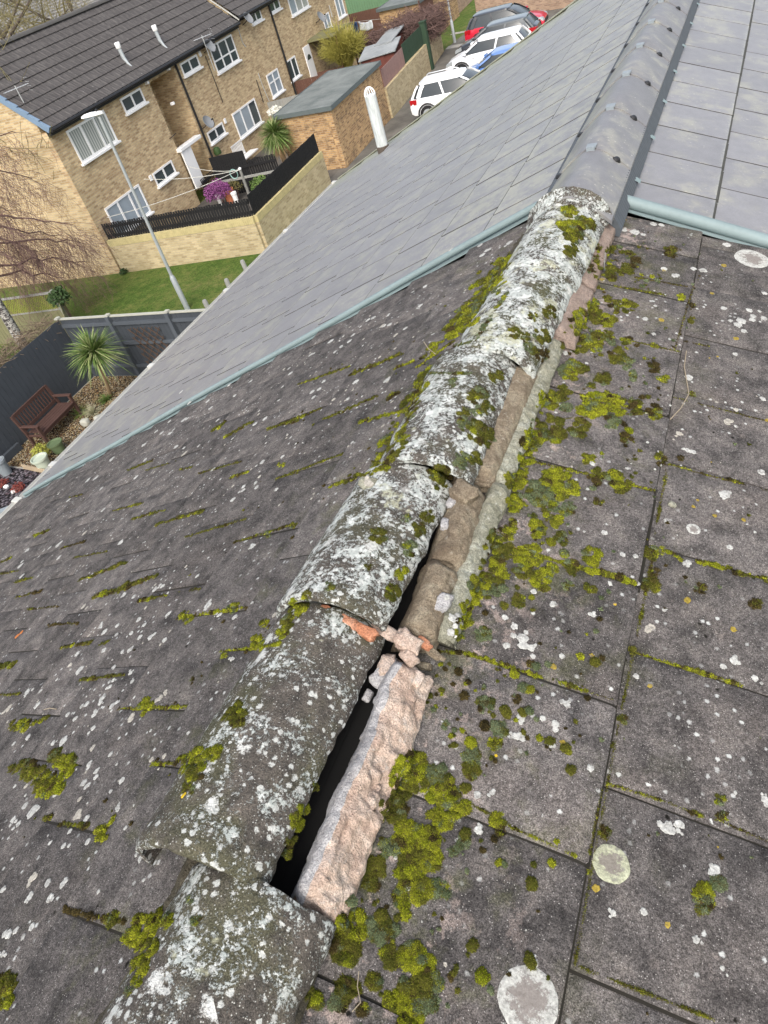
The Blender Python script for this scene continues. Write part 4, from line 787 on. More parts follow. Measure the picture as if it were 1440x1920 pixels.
def block(t, s0, s1, eave, rows, g, verge):
    x0 = .26; L = rows * g; c, s = math.cos(R(PIT)), math.sin(R(PIT)); xr, zr = x0 - L * c, eave + L * s
    rf = profiled_roof(t, s0 - .06, s1, x0, eave, PIT, rows, g, 'roof')
    mb = MB(); mb.add([(xr, s0 - .06, zr + .02), (xr, s1, zr + .02), (-9.3, s1, eave - .3), (-9.3, s0 - .06, eave - .3)], [(0, 1, 2, 3)]); mb.build('back_roof', M_FTILE, t)
    mb = MB()
    for i, y in enumerate(np.arange(s0 - .06, s1 - .1, .45)): 
        r = .125 + (.006 if i % 2 else 0); mb.loft([[(xr + r * math.sin(a), yy, zr - .02 + r * math.cos(a)) for a in np.linspace(-1.5, 1.5, 9)] for yy in (y, min(y + .46, s1))], closed=False, caps=False)
    mb.build('ridge', plain('flat_ridge', (.085, .082, .078), .9, .4, 5), rf, True)
    mb = MB(); mb.box(.02, .20, s0 - .02, s1, eave - .20, eave - .02); mb.build('fascia', M_FASC, t)
    mb = MB(); mb.tube([(x0 + .03, s0 - .05, eave - .05), (x0 + .03, s1, eave - .05)], .06, 8); mb.build('gutter', M_BLKP, t, True)
    if verge:
        mb = MB()
        for k in range(rows):
            d0, d1 = k * g, (k + 1) * g; a = Vector((x0 - d0 * c, s0 - .085, eave + d0 * s)); b = Vector((x0 - d1 * c, s0 - .085, eave + d1 * s)); up = Vector((s, 0, c))
            mb.add([a + up * .075, b + up * .035, b - up * .13, a - up * .13, a + up * .075 + Vector((0, .09, 0)), b + up * .035 + Vector((0, .09, 0)), b - up * .13 + Vector((0, .09, 0)), a - up * .13 + Vector((0, .09, 0))], [(0, 1, 2, 3), (7, 6, 5, 4), (0, 4, 5, 1), (1, 5, 6, 2), (2, 6, 7, 3), (3, 7, 4, 0)])
        mb.build('verge_board', M_BLUEG, t)
    # gable wall and back wall
    D = 9.0
    mb = MB(); P = [(-.22, 0), (-D, 0), (-D, eave - .1), (xr, zr - .12), (-.22, eave + .28)]
    mb.add([(x, s0, z) for x, z in P] + [(x, s0 + .22, z) for x, z in P], [(4, 3, 2, 1, 0), (5, 6, 7, 8, 9)] + [((i + 1) % 5, i, 5 + i, 5 + (i + 1) % 5) for i in range(5)])
    mb.build('gable_wall', M_GABLE, t)
    mb = MB(); mb.box(-D - .2, -D, s0, s1, 0, eave - .1); mb.build('back_wall', M_BRICK, t)
    mb = MB(); mb.add([(x, s1 - .1, z) for x, z in P], [(0, 1, 2, 3, 4)]); mb.build('party_wall', M_BRICK, t)
M_GABLE = brick_mat('gable_brick', (.56, .435, .255), (.40, .285, .15), (.46, .39, .28), .12, (.25, .19, .1))
fa = thing('brick_flats', 'buff brick flats with a recessed stairwell between two window columns', 'flats', FB, FA)
wall_panels([(0, 6.15, 0, 4.9), (8.02, 13.75, 0, 4.9), (6.15, 8.02, 4.66, 4.9)], M_BRICK, 'front_wall', fa)
mb = MB(); mb.box(-1.5, -1.3, 5.95, 8.25, 0, 4.9); mb.box(-1.3, -.225, 8.022, 8.24, 0, 4.655); mb.box(-1.3, -.225, 5.93, 6.148, 0, 4.655); mb.box(-1.3, -.0, 6.152, 8.018, 4.665, 4.70); mb.build('stairwell_wall', M_BRICK, fa)
block(fa, 0, 13.68, 4.98, 9, .385, True)
window(fa, .82, 3.03, 3.62, 4.67, (.33, .68), M_BLIND); window(fa, 4.1, 5.48, 4.19, 4.69, (.5,))
window(fa, 8.5, 9.9, 4.24, 4.70, (.5,)); window(fa, 10.98, 13.1, 3.68, 4.70, (.36, .70), M_GLD, (.42, (0, 1, 2)))
window(fa, 4.02, 5.46, 1.56, 2.06, (.5,)); window(fa, .76, 3.02, 1.0, 2.07, (.33, .66), M_GLB)
window(fa, 8.5, 9.9, 1.60, 2.06, (.5,)); window(fa, 10.87, 13.2, 1.02, 2.06, (.34, .68), [M_GLB, M_GLB, M_GLD])
mb = MB(); mb.tube([(.06, 8.16, 4.95), (.06, 8.16, 0)], .05, 8); mb.build('downpipe', M_BLKP, fa, True)
mb = MB(); mb.box(-.1, .22, 6.05, 7.75, 2.10, 2.24); mb.build('porch_beam', M_WHITE, fa, bevel=.02)
mb = MB(); mb.box(.10, .16, 6.12, 6.86, .62, 2.10); mb.build('porch_screen', M_WHITE, fa, bevel=.01)
for (px, py, kind) in ((275, 155, 'lamp'), (315, 129, 'lamp'), (323, 194, 'lamp')):
    s_, h_ = fac(px, py, .05); mb = MB(); mb.box(-.02, .14, s_ - .06, s_ + .06, h_ - .06, h_ + .05); mb.build('wall_lamp', M_WHITE, fa, bevel=.02)
for (px, py) in ((282, 334), (374, 101), (421, 227)):
    s_, h_ = fac(px, py); mb = MB(); mb.box(0, .05, s_ - .08, s_ + .08, h_ - .1, h_ + .1); mb.build('wall_vent', M_WHITE, fa, bevel=.01)
s_, h_ = fac(401, 283); mb = MB(); mb.lathe([(.16, 0), (.17, .1), (.12, .26), (.0, .3)], 12, (.16, s_, h_ - .15)); mb.build('hopper_box', M_IVY, fa, True)
# thin service pipes down the brickwork (pale and black)
def pipe(t, pts, r, mat, nm='service_pipe'):
    P = []
    for (px, py) in pts: s_, h_ = fac(px, py, .03); P.append((.03, s_, h_))
    mb = MB(); mb.tube(P, r, 5); mb.build(nm, mat, t, True)
pipe(fa, [(385, 105), (402, 150), (418, 192)], .016, M_BLKP); pipe(fa, [(318, 260), (330, 250)], .014, M_BLKP)
# flue pipes through the front roof slope
for (px, py) in ((236, 118), (303, 84)):
    n_ = FO * math.sin(R(PIT)) + Vector((0, 0, math.cos(R(PIT)))); e_ = FB + FO * .26 + Vector((0, 0, 4.98)); q = on_plane(px, py, n_, e_) - FB
    lx, ly, lz = q.dot(FO), q.dot(FD), q.z
    mb = MB(); mb.tube([(lx + .30, ly + .02, lz - .36), (lx + .08, ly, lz - .02), (lx, ly, lz + .16), (lx - .02, ly, lz + .48)], [.02, .05, .075, .075], 9); fo_ = mb.build('flue', M_GALV, fa, True)
    mb = MB(); mb.lathe([(.085, .48), (.10, .5), (.10, .66), (.085, .68)], 10, (lx - .02, ly, lz)); mb.build('flue_cap', M_WHITE, fo_, True)

fb = thing('brick_terrace', 'further brick terrace carrying on from the flats, with a white front door', 'houses', FB, FA)
wall_panels([(13.75, 26.6, 0, 5.1)], M_BRICK, 'front_wall', fb, .21)
block(fb, 13.82, 26.7, 5.16, 9, .385, False)
mb = MB(); c_, s_ = math.cos(R(PIT)), math.sin(R(PIT)); mb.beam((.27, 13.78, 5.04), (.27 - 3.4 * c_, 13.78, 5.04 + 3.4 * s_), .04, .05); mb.build('party_verge', M_GUTW, fb)
window(fb, 15.25, 16.35, 4.58, 5.0, (.5,)); window(fb, 17.3, 18.5, 4.58, 5.0, (.5,)); window(fb, 19.45, 21.7, 4.02, 4.98, (.35, .68), [M_GLB, M_BLIND, M_BLIND])
window(fb, 14.95, 16.25, 1.55, 2.52, (.5,), M_GLB, (.6, (0, 1))); window(fb, 17.3, 18.45, 1.62, 2.52, (.5,)); window(fb, 22.95, 23.9, 2.6, 3.3, (.5,), M_GLB); window(fb, 25.1, 26.2, 2.7, 3.75, (.5,), M_GLB)
mb = MB(); mb.box(.0, .05, 19.55, 20.35, .55, 2.58); dr = mb.build('front_door', M_WHITE, fb, bevel=.01)
mb = MB(); mb.add([(.056, 19.95 + .24 * math.cos(a), 1.95 + .24 * math.sin(a)) for a in np.linspace(0, math.pi, 12)], [tuple(range(12))]); mb.build('pane', M_GLD, dr)
mb = MB(); mb.tube([(.07, 17.26, 5.1), (.07, 17.26, 0)], .05, 8); mb.build('downpipe', M_BLKP, fb, True)
pipe(fb, [(443, 42), (455, 80), (461, 88)], .02, M_GUTW); pipe(fb, [(484, 137), (492, 160), (505, 190)], .02, M_GUTW); pipe(fb, [(481, 150), (494, 192)], .02, M_BLKP); pipe(fb, [(617, 10), (623, 32)], .035, M_GUTW)
mb = MB(); mb.box(.0, 1.7, 20.3, 22.6, 2.62, 2.74); mb.build('porch_roof', M_MOSSW, fb); mb = MB(); mb.box(1.6, 1.68, 20.35, 20.43, 0, 2.62); mb.box(.05, 1.6, 20.36, 20.40, .2, 1.2); mb.build('porch_frame', M_BRNF, fb); mb = MB(); mb.box(1.6, 1.68, 22.4, 22.48, 0, 2.62); mb.build('porch_post', M_BRNF, fb)

def dish(px, py, label, r=.30, yaw=0.0):
    s_, h_ = fac(px, py, .34); p = FB + FO * .34 + FD * s_ + Vector((0, 0, h_)); t = thing('satellite_dish', label, 'satellite dish', p, FA + R(yaw), 'satellite dishes on the brick walls')
    M = Matrix.Rotation(R(62), 4, 'Y'); mb = MB(); rings = [[M @ Vector((r * f * math.cos(a), r * 1.05 * f * math.sin(a), .10 * f * f + dz)) for a in np.linspace(0, 2 * math.pi, 21)[:-1]] for f, dz in ((.04, 0), (.35, 0), (.7, 0), (1, 0), (1.01, -.012), (.7, -.014), (.04, -.014))]
    mb.loft(rings); mb.build('reflector', M_DISH, t, True)
    mb = MB(); mb.tube([M @ Vector((-r * .0, 0, -.01)), (-.16, 0, -.10), (-.34, 0, -.16)], .018, 6); mb.build('bracket', M_BLKP, t, True)
    mb = MB(); e = M @ Vector((.05, 0, .36)); mb.tube([M @ Vector((r, 0, .10)), M @ Vector((r * .8, 0, .25)), e], .012, 5); mb.tube([e, e + Vector((-.09, 0, -.03))], .03, 7); mb.build('feed_arm', M_BLKP, t, True)
dish(392, 88, 'grey satellite dish overlapping the upper casement window of the flats', .28); dish(389, 231, 'dark satellite dish above the small lower window of the flats', .28)
dish(464, 36, 'satellite dish just right of where the two brick roofs meet', .27); dish(601, 34, 'farthest satellite dish, low beside the end window of the terrace', .30)
def aerial(p, label, rz=0):
    t = thing('tv_aerial', label, 'aerial', p, rz); mb = MB(); mb.tube([(0, 0, -1.15), (0, 0, .15)], .016, 6); mb.build('mast', M_MET, t)
    mb = MB(); mb.tube([(-.42, 0, .08), (.42, 0, .08)], .012, 5)
    for x in np.linspace(-.4, .4, 9): mb.tube([(x, -.16, .08), (x, .16, .08)], .008, 4)
    for z in (-.1, .02, .14, .26): mb.tube([(.42, -.18, z), (.42, .18, z)], .008, 4)
    mb.build('yagi', M_MET, t)
q = on_plane(26, 158, FD, FB + FD * .35); aerial(q + Vector((0, 0, -.2)), 'spiky television aerial at the gable end of the flats', 1.1)
q = on_plane(381, 74, FO, FB + FO * .35); aerial(q, 'television aerial on the gutter above the upper casement window', FA + .9)

# roof far behind the bare trees
bk = thing('far_house', 'far house with a long grey tiled roof behind the bare trees', 'house', (-52, 46, ZG), R(4))
mb = MB(); mb.box(-9, 9, -34, 34, 0, 5.0); mb.build('wall', M_BRICK, bk)
def far_tile():
    t = NT('far_grey_tile'); p = t.co(); n = t.noise(t.mapp(p, (1, 1, 1)), 1.2, 5, .7); o = t.node('ShaderNodeTexWave', bands_direction='Z'); t.l.new(p, o.inputs[0]); o.inputs['Scale'].default_value = 1.9; o.inputs['Distortion'].default_value = 1.2
    c = t.mul(t.ramp(n, [(.3, (.15, .145, .14)), (.7, (.26, .25, .235))]), t.ma('MULTIPLY_ADD', o.outputs['Fac'], .6, .6)); return t.out(c, .9)
mb = MB()
for sx in (-1, 1): mb.add([(sx * 9.6, -34.4, 4.7), (sx * 9.6, 34.4, 4.7), (0, 34.4, 9.6), (0, -34.4, 9.6)], [(0, 1, 2, 3)])
mb.build('roof', far_tile(), bk)

# ------------------------------------------------------------------ garden wall of the flats and its black fence
def wall_run(name, label, pts, h, mat, th=.215, coping=True, cat='wall', cm=None):
    t = thing(name, label, cat, (pts[0][0], pts[0][1], ZG))
    for i, ((x0, y0), (x1, y1)) in enumerate(zip(pts[:-1], pts[1:])):
        L = math.hypot(x1 - x0, y1 - y0); an = math.atan2(y1 - y0, x1 - x0); hh = h[i] if hasattr(h, '__len__') else h
        mb = MB(); mb.box(-.0, L, -th / 2, th / 2, 0, hh - (.22 if coping else 0)); o = mb.build('brickwork', mat, t); o.location = (x0 - pts[0][0], y0 - pts[0][1], 0); o.rotation_euler = (0, 0, an)
        if coping:
            mb = MB(); n = int(L / .078)
            for k in range(n): j = random.uniform(0, .006); mb.box(k * L / n + .004, (k + 1) * L / n - .004, -th / 2 - .006 - j, th / 2 + .006 + j, hh - .22, hh + random.uniform(-.004, .004))
            mb.box(0, L, -th / 2 + .01, th / 2 - .01, hh - .22, hh - .008)
            o = mb.build('coping', cm or M_COPE, t); o.location = (x0 - pts[0][0], y0 - pts[0][1], 0); o.rotation_euler = (0, 0, an)
    return t
M_COPE = plain('soldier_course', (.46, .39, .20), .9, .45, 6, .004)
wall_run('garden_wall', 'pale buff garden wall with an upright brick coping, in front of the flats', [(-20.17, 19.14), (-14.02, 19.62), (-14.28, 25.28)], 1.22, M_BRICKW)
def board_fence(name, label, p0, p1, h0, h1, mat, bw=.10, gap=.0, rail=None, th=.02, posts=None, pmat=None, cap=None, side=1, jit=.0):
    (x0, y0), (x1, y1) = p0, p1; L = math.hypot(x1 - x0, y1 - y0); an = math.atan2(y1 - y0, x1 - x0); t = thing(name, label, 'fence', (x0, y0, ZG), an)
    mb = MB(); s_ = 0
    while s_ < L - .02:
        e = min(s_ + bw - gap, L); d = random.uniform(-.004, .004); mb.box(s_ + .003, e - .003, -th / 2 + d, th / 2 + d, h0, h1 + random.uniform(-jit, jit)); s_ += bw
    mb.build('boards', mat, t)
    if rail:
        mb = MB()
        for z in rail: mb.box(0, L, side * (th / 2 + .006), side * (th / 2 + .05), z - .045, z + .045) if side > 0 else mb.box(0, L, -th / 2 - .05, -th / 2 - .006, z - .045, z + .045)
        mb.build('rails', pmat or mat, t)
    for s_ in posts or []:
        mb = MB(); mb.box(s_ - .055, s_ + .055, side * .04 - .055 + side * .02, side * .04 + .055 + side * .02, 0, h1 + .04); mb.build('post', pmat or mat, t)
    if cap: mb = MB(); mb.box(0, L, -.035, .045, h1 + .002, h1 + .035); mb.build('capping', cap, t)
    return t
board_fence('picket_fence', 'black close-set picket fence along the front of the pale garden wall', (-20.15, 19.16), (-14.05, 19.62), 1.20, 1.78, M_BLKF, .105, .024, (1.32, 1.64), jit=.015, side=1)
board_fence('picket_fence', 'black picket fence running away along the road side of the pale garden wall', (-14.02, 19.66), (-14.27, 25.25), 1.20, 1.86, M_BLKF, .105, .010, (1.32, 1.7), jit=.008, side=1)
board_fence('picket_fence', 'black fence crossing the little courtyard behind the purple shrub', (-19.6, 25.6), (-16.7, 25.95), 0, 1.22, M_BLKF, .11, .02, (.3, 1.0), side=-1, jit=.02)
board_fence('picket_fence', 'dark low rail fence in front of the courtyard fence', (-19.3, 24.95), (-15.3, 25.35), .35, .80, M_BLKF, .16, .10, (.8,), side=-1, pmat=M_GRYF)
g_ = FB + FO * .5; p0, p1 = g_ + FD * 6.1, g_ + FD * 7.3
board_fence('gate', 'black slatted gate under the white porch screen', (p0.x, p0.y), (p1.x, p1.y), .05, .95, M_BLKF, .10, .045, (.2, .8), side=-1)
p0, p1 = FB + FO * .35 + FD * 7.45, FB + FO * 2.0 + FD * 7.6
board_fence('fence', 'short black screen fence beside the white porch', (p0.x, p0.y), (p1.x, p1.y), 0, 1.35, M_BLKF, .1, 0)
p0, p1 = FB + FO * .02 + FD * 14.2, FB + FO * 3.0 + FD * 14.6
board_fence('fence', 'weathered grey board fence behind the garage', (p0.x, p0.y), (p1.x, p1.y), 0, 1.55, M_GRYF, .16, .004)
p0, p1 = FB + FO * .02 + FD * 17.5, FB + FO * 2.6 + FD * 17.7
board_fence('fence', 'dark red-brown fence below the twiggy red shrub', (p0.x, p0.y), (p1.x, p1.y), 0, 1.55, M_BRNF, .14, .004)

# ------------------------------------------------------------------ garage and the lane walls
def flat_garage(name, label, c, h, mat):
    t = thing(name, label, 'garage', (c[0][0], c[0][1], ZG)); P = [(x - c[0][0], y - c[0][1]) for x, y in c]
    for i in range(4):
        (x0, y0), (x1, y1) = P[i], P[(i + 1) % 4]; L = math.hypot(x1 - x0, y1 - y0); mb = MB(); mb.box(.0, L - .001 * i, 0, .2, 0, h); o = mb.build('wall', mat, t); o.location = (x0, y0, 0); o.rotation_euler = (0, 0, math.atan2(y1 - y0, x1 - x0))
    cx = sum(p[0] for p in P) / 4; cy = sum(p[1] for p in P) / 4; Q = [(cx + (x - cx) * 1.07, cy + (y - cy) * 1.035) for x, y in P]
    mb = MB(); mb.prism(Q, h + .003, h + .13); rf = mb.build('roof', M_FELT, t)
    mb = MB()
    for i in range(4):
        (x0, y0), (x1, y1) = Q[i], Q[(i + 1) % 4]; mb.beam((x0, y0, h + .07), (x1, y1, h + .07), .03, .16)
    mb.build('roof_edge', plain('felt_edge', (.10, .12, .12), .8, .3), rf)
    return t
flat_garage('garage', 'flat-roofed brick garage next to the white vent pipe', [(-16.85, 27.1), (-14.2, 26.85), (-14.5, 32.65), (-17.1, 32.95)], 2.16, M_BRICKG)
flat_garage('garage', 'farther flat-roofed garage near the top edge, behind the brown climber', [(-20.5, 47.3), (-17.6, 46.6), (-17.7, 53.5), (-20.5, 54)], 2.15, M_BRICKG)
wall_run('lane_wall', 'brick lane wall topped by red and green fence panels beside the garage', [(-14.52, 32.68), (-15.22, 40.15)], 1.22, M_BRICKW, coping=False)
board_fence('fence', 'faded red fence panel on the lane wall', (-14.56, 32.85), (-14.92, 36.5), 1.24, 1.95, M_PNKF, .13, .004)
board_fence('fence', 'dark green fence panels on the lane wall', (-14.95, 36.55), (-15.24, 40.1), 1.24, 2.05, M_GRNF, .13, .004)
mb = MB(); mb.box(-.14, .14, -.14, .14, 0, 2.15); mb.box(-.17, .17, -.17, .17, 2.15, 2.2); o = mb.build('gate_post', M_GRNF, None); o.location = (-15.17, 40.35, ZG); tag(o, 'tall dark green gate post at the end of the green fence panels', 'post')
wall_run('lane_wall', 'shorter brick lane wall under the brown climber', [(-15.32, 40.6), (-15.78, 44.0), (-20, 44.6)], 1.35, M_BRICKW, coping=False)
wall_run('lane_wall', 'distant brick wall along the narrow grass strip', [(-17.9, 50.2), (-18.6, 64)], 1.3, M_BRICKP, coping=False)
board_fence('fence', 'dark red-brown fence beside the farther garage, at the top edge', (-17.5, 46.2), (-17.8, 52), 1.3, 2.3, M_BRNF, .14, .003)
mb = MB(); mb.box(-.16, .16, -.16, .16, 0, 2.2); o = mb.build('gate_post', M_GRNF, None); o.location = (-18.0, 53.6, ZG); tag(o, 'distant dark green post against the farthest brick wall', 'post')
wall_run('back_wall', 'pinkish brick wall behind the parked cars', [(-15.5, 50.4), (-7.5, 47.4)], 1.1, M_BRICKP, coping=False)
board_fence('fence', 'dark green fence on top of the pinkish wall behind the cars', (-15.5, 50.45), (-7.5, 47.45), 1.12, 2.1, M_GRNF, .14, .003)
board_fence('fence', 'long red-brown fence behind the blue sheet', (-27, 52.3), (-20.8, 51.7), 0, 1.8, M_BRNF, .15, .004)
board_fence('fence', 'light green fence above the red-brown one, at the top edge', (-29, 57.2), (-20.5, 56.8), 0, 2.6, M_GRNL, .2, .01)
def shed(name, label, c, sx, sy, h, rz, roofm, wallm):
    t = thing(name, label, 'shed', (c[0], c[1], ZG), rz); mb = MB(); mb.box(-sx / 2, sx / 2, -sy / 2, sy / 2, 0, h); mb.build('wall', wallm, t)
    mb = MB(); mb.add([(-sx / 2 - .12, -sy / 2 - .12, h), (sx / 2 + .12, -sy / 2 - .12, h + .05), (sx / 2 + .12, sy / 2 + .12, h + .25), (-sx / 2 - .12, sy / 2 + .12, h + .2)] + [(-sx / 2 - .12, -sy / 2 - .12, h + .05), (sx / 2 + .12, -sy / 2 - .12, h + .1), (sx / 2 + .12, sy / 2 + .12, h + .3), (-sx / 2 - .12, sy / 2 + .12, h + .25)], [(3, 2, 1, 0), (4, 5, 6, 7), (0, 1, 5, 4), (1, 2, 6, 5), (2, 3, 7, 6), (3, 0, 4, 7)]); mb.build('roof', roofm, t)
    mb = MB(); mb.box(-.35, .35, -sy / 2 - .03, -sy / 2 - .005, .1, 1.7); mb.build('door', wallm, t)
M_REDW = wood('red_shed_wood', (.13, .045, .035), .35)
M_SFELT = tarmac_mat('shed_felt', (.22, .235, .24), (.32, .335, .34))
q = gz(712, 92, 1.80); shed('shed', 'low grey-roofed shed, the wider of two, behind the lane wall', (q.x, q.y), 1.7, 1.8, 1.65, .2, M_SFELT, M_REDW)
q = gz(730, 68, 1.98); shed('shed', 'narrow grey-roofed shed behind the wider one', (q.x, q.y), .75, 2.0, 1.85, .05, M_SFELT, M_REDW)
q = gz(775, 62, 1.5); t = thing('playhouse', 'small red playhouse with a white window under the climber', 'playhouse', (q.x, q.y, ZG), .1)
mb = MB(); mb.box(-.6, .6, -.5, .5, 0, 1.5); mb.build('wall', M_REDW, t); mb = MB(); mb.prism([(-.7, 1.5), (.7, 1.5), (0, 1.95)], -.6, .6); rr = mb.build('roof', M_REDW, t); rr.rotation_euler = (R(90), 0, 0)
window(t, -.42, .42, .75, 1.4, (.33, .66), M_GLD, None, .62, False)
# laundry
def cloth(name, label, a, b, drop, mat):
    a, b = Vector(a), Vector(b); V, F = [], []; n, m = 22, 8
    for j in range(m):
        for i in range(n):
            f = i / (n - 1); p = a.lerp(b, f); V.append(p + Vector((.05 * math.sin(f * 19 + j * .4), .06 * math.sin(f * 15 + j * .3) * j / m, -.10 * math.sin(f * math.pi) - drop * j / (m - 1))))
    for j in range(m - 1):
        for i in range(n - 1): F.append((j * n + i, j * n + i + 1, (j + 1) * n + i + 1, (j + 1) * n + i))
    o = link(name, V, F, mat, None, True); so_ = o.modifiers.new('s', 'SOLIDIFY'); so_.thickness = .012; tag(o, label, 'washing')
q0, q1, q2 = gz(640, 43, 1.7), gz(668, 41, 1.7), gz(696, 37, 1.7)
cloth('bed_sheet', 'dark blue sheet hanging on a line', q0, q1, .9, plain('blue_cloth', (.025, .07, .19), .85)); cloth('towel', 'white towel hanging right of the blue sheet', q1 + Vector((.1, 0, 0)), q2, .45, plain('white_cloth', (.74, .78, .82), .85))
mb = MB(); mb.tube([gz(632, 45, 1.72), gz(735, 33, 1.72)], .012, 5); tag(mb.build('washing_line', M_GUTW, None), 'thin line carrying the blue sheet and towel', 'washing line')

# ------------------------------------------------------------------ street lamps, bollards
def lamp(p, label, h, head=True, lean=(0, 0)):
    t = thing('street_lamp', label, 'street lamp', p, 0, 'street lamps'); mb = MB(); mb.lathe([(.085, 0), (.085, 1.05), (.055, 1.14)], 14); mb.build('base_column', M_GALV, t, True)
    mb = MB(); mb.tube([(0, 0, 1.1), (lean[0] * .5, lean[1] * .5, h * .6), (lean[0], lean[1], h)], [.052, .045, .038], 10); mb.build('pole', M_GALV, t, True)
    if head:
        M = Matrix.Translation((lean[0], lean[1], h)); mb = MB(); secs = []
        for x, wd, zt, zb in ((.16, .04, .05, -.02), (.05, .08, .07, -.04), (-.25, .13, .08, -.03), (-.48, .12, .06, -.02), (-.55, .07, .04, 0)):
            secs.append([M @ Vector((x, wd * math.cos(a), (zt if math.sin(a) > 0 else -zb) * math.sin(a) + .04)) for a in np.linspace(0, 2 * math.pi, 13)[:-1]])
        mb.loft(secs); mb.build('lantern', M_WHITE, t, True); mb = MB(); mb.box(-.45, -.08, -.09, .09, .0, .03, M=M); mb.build('lens', M_GLB, t); mb = MB(); mb.lathe([(.03, .1), (.035, .15), (.0, .17)], 8, (lean[0], lean[1], h)); mb.build('photocell', M_BLKP, t)
lamp(gz(352, 580), 'grey street lamp on the lawn in front of the flats', 5.58, True, (.28, -.12)); lamp(gz(853, 80), 'distant street lamp by the grass strip and red car', 5.4)
for i, (px, py) in enumerate(((455, 488), (423, 523), (384, 563))):
    q = gz(px, py, .72); mb = MB(); mb.lathe([(.075, 0), (.072, .68), (.055, .73), (.0, .74)], 14); o = mb.build('bollard', M_GRYF, None, True); o.location = (q.x, q.y, ZG); o.rotation_euler = (random.uniform(-.04, .04), random.uniform(-.04, .04), 0)
    tag(o, ('wooden bollard farthest from the dark fence, by the garden wall', 'middle wooden bollard on the lawn edge', 'wooden bollard nearest the dark fence')[i], 'bollard', 'wooden bollards on the lawn')
# ------------------------------------------------------------------ the back garden below
FY = 12.33
t = board_fence('garden_fence', 'slate-grey panel fence with pale capping across the lawn side of the garden', (-15.92, FY), (-7.5, FY), 0, 1.80, M_FENCE, .145, .0, (.35, 1.05, 1.62), posts=[1.84, 3.84, 5.84, 7.84], pmat=M_FENCEL, cap=M_CAP, side=-1)
mb = MB()
for s_ in (0, 1.84, 3.84): mb.box(s_ - .06, s_ + .06, -.10, .03, 1.845, 1.885)
mb.build('post_cap', M_CAP, t)
board_fence('garden_fence', 'dark slate-grey board fence behind the bench', (-15.92, FY - .03), (-15.62, -3), 0, 1.82, M_FENCE, .15, .0)
mb = MB(); mb.box(0, .16, -.05, .05, 0, .16); t = thing('sleeper_edging', 'dark sleeper edging along the foot of the bench fence', 'edging', (-15.78, 6.5, ZG)); mb = MB(); mb.box(0, .10, -2.5, 2.6, 0, .20); mb.build('sleeper', M_FENCE, t)
# trellis panel on the fence
t = thing('trellis', 'brown diamond trellis fixed to the grey panel fence', 'trellis', (-13.05, FY - .085, ZG + .95)); mb = MB(); W_, H_ = .52, .56
for k in range(-4, 5):
    for sg in (1, -1):
        a, b = Vector((-W_, 0, k * .24 - sg * W_ * 1.0)), Vector((W_, 0, k * .24 + sg * W_ * 1.0)); P = []
        for i in range(41):
            q = a.lerp(b, i / 40)
            if abs(q.z) <= H_: P.append(q)
        if len(P) > 2: mb.beam(P[0] + Vector((0, .012 * sg, 0)), P[-1] + Vector((0, .012 * sg, 0)), .022, .012)
mb.build('lattice', M_TREL, t)
# bench
t = thing('garden_bench', 'brown slatted wooden bench against the dark fence', 'bench', (-15.08, 9.86, ZG), 0.06)
BL = .66
for sy in (-1, 1):
    mb = MB(); mb.box(-.27, -.20, sy * BL - .035, sy * BL + .035, 0, .45); mb.beam((-.235, sy * BL, .43), (-.33, sy * BL, .96), .07, .07, (0, 1, 0)); mb.build('back_leg', M_BENCH, t)
    mb = MB(); mb.box(.24, .31, sy * BL - .035, sy * BL + .035, 0, .62); mb.build('front_leg', M_BENCH, t)
    mb = MB(); mb.box(-.27, .34, sy * BL - .045, sy * BL + .045, .62, .66); mb.box(-.2, .24, sy * BL - .02, sy * BL + .02, .32, .39); mb.build('arm_rest', M_BENCH, t, bevel=.01)
mb = MB()
for k in range(5): x = -.20 + .108 * k; mb.box(x, x + .095, -BL + .04, BL - .04, .41, .44)
mb.build('seat', M_BENCH, t); mb = MB(); mb.box(.26, .30, -BL + .04, BL - .04, .33, .41); mb.build('apron', M_BENCH, t)
mb = MB()
for z, x in ((.52, -.255), (.93, -.325)): mb.beam((x, -BL + .03, z), (x, BL - .03, z), .05, .08)
br = mb.build('back_rail', M_BENCH, t); mb = MB()
for y in np.linspace(-.54, .54, 12): mb.beam((-.262, y, .55), (-.318, y, .90), .05, .02, (0, 1, 0))
mb.build('back_slats', M_BENCH, t)
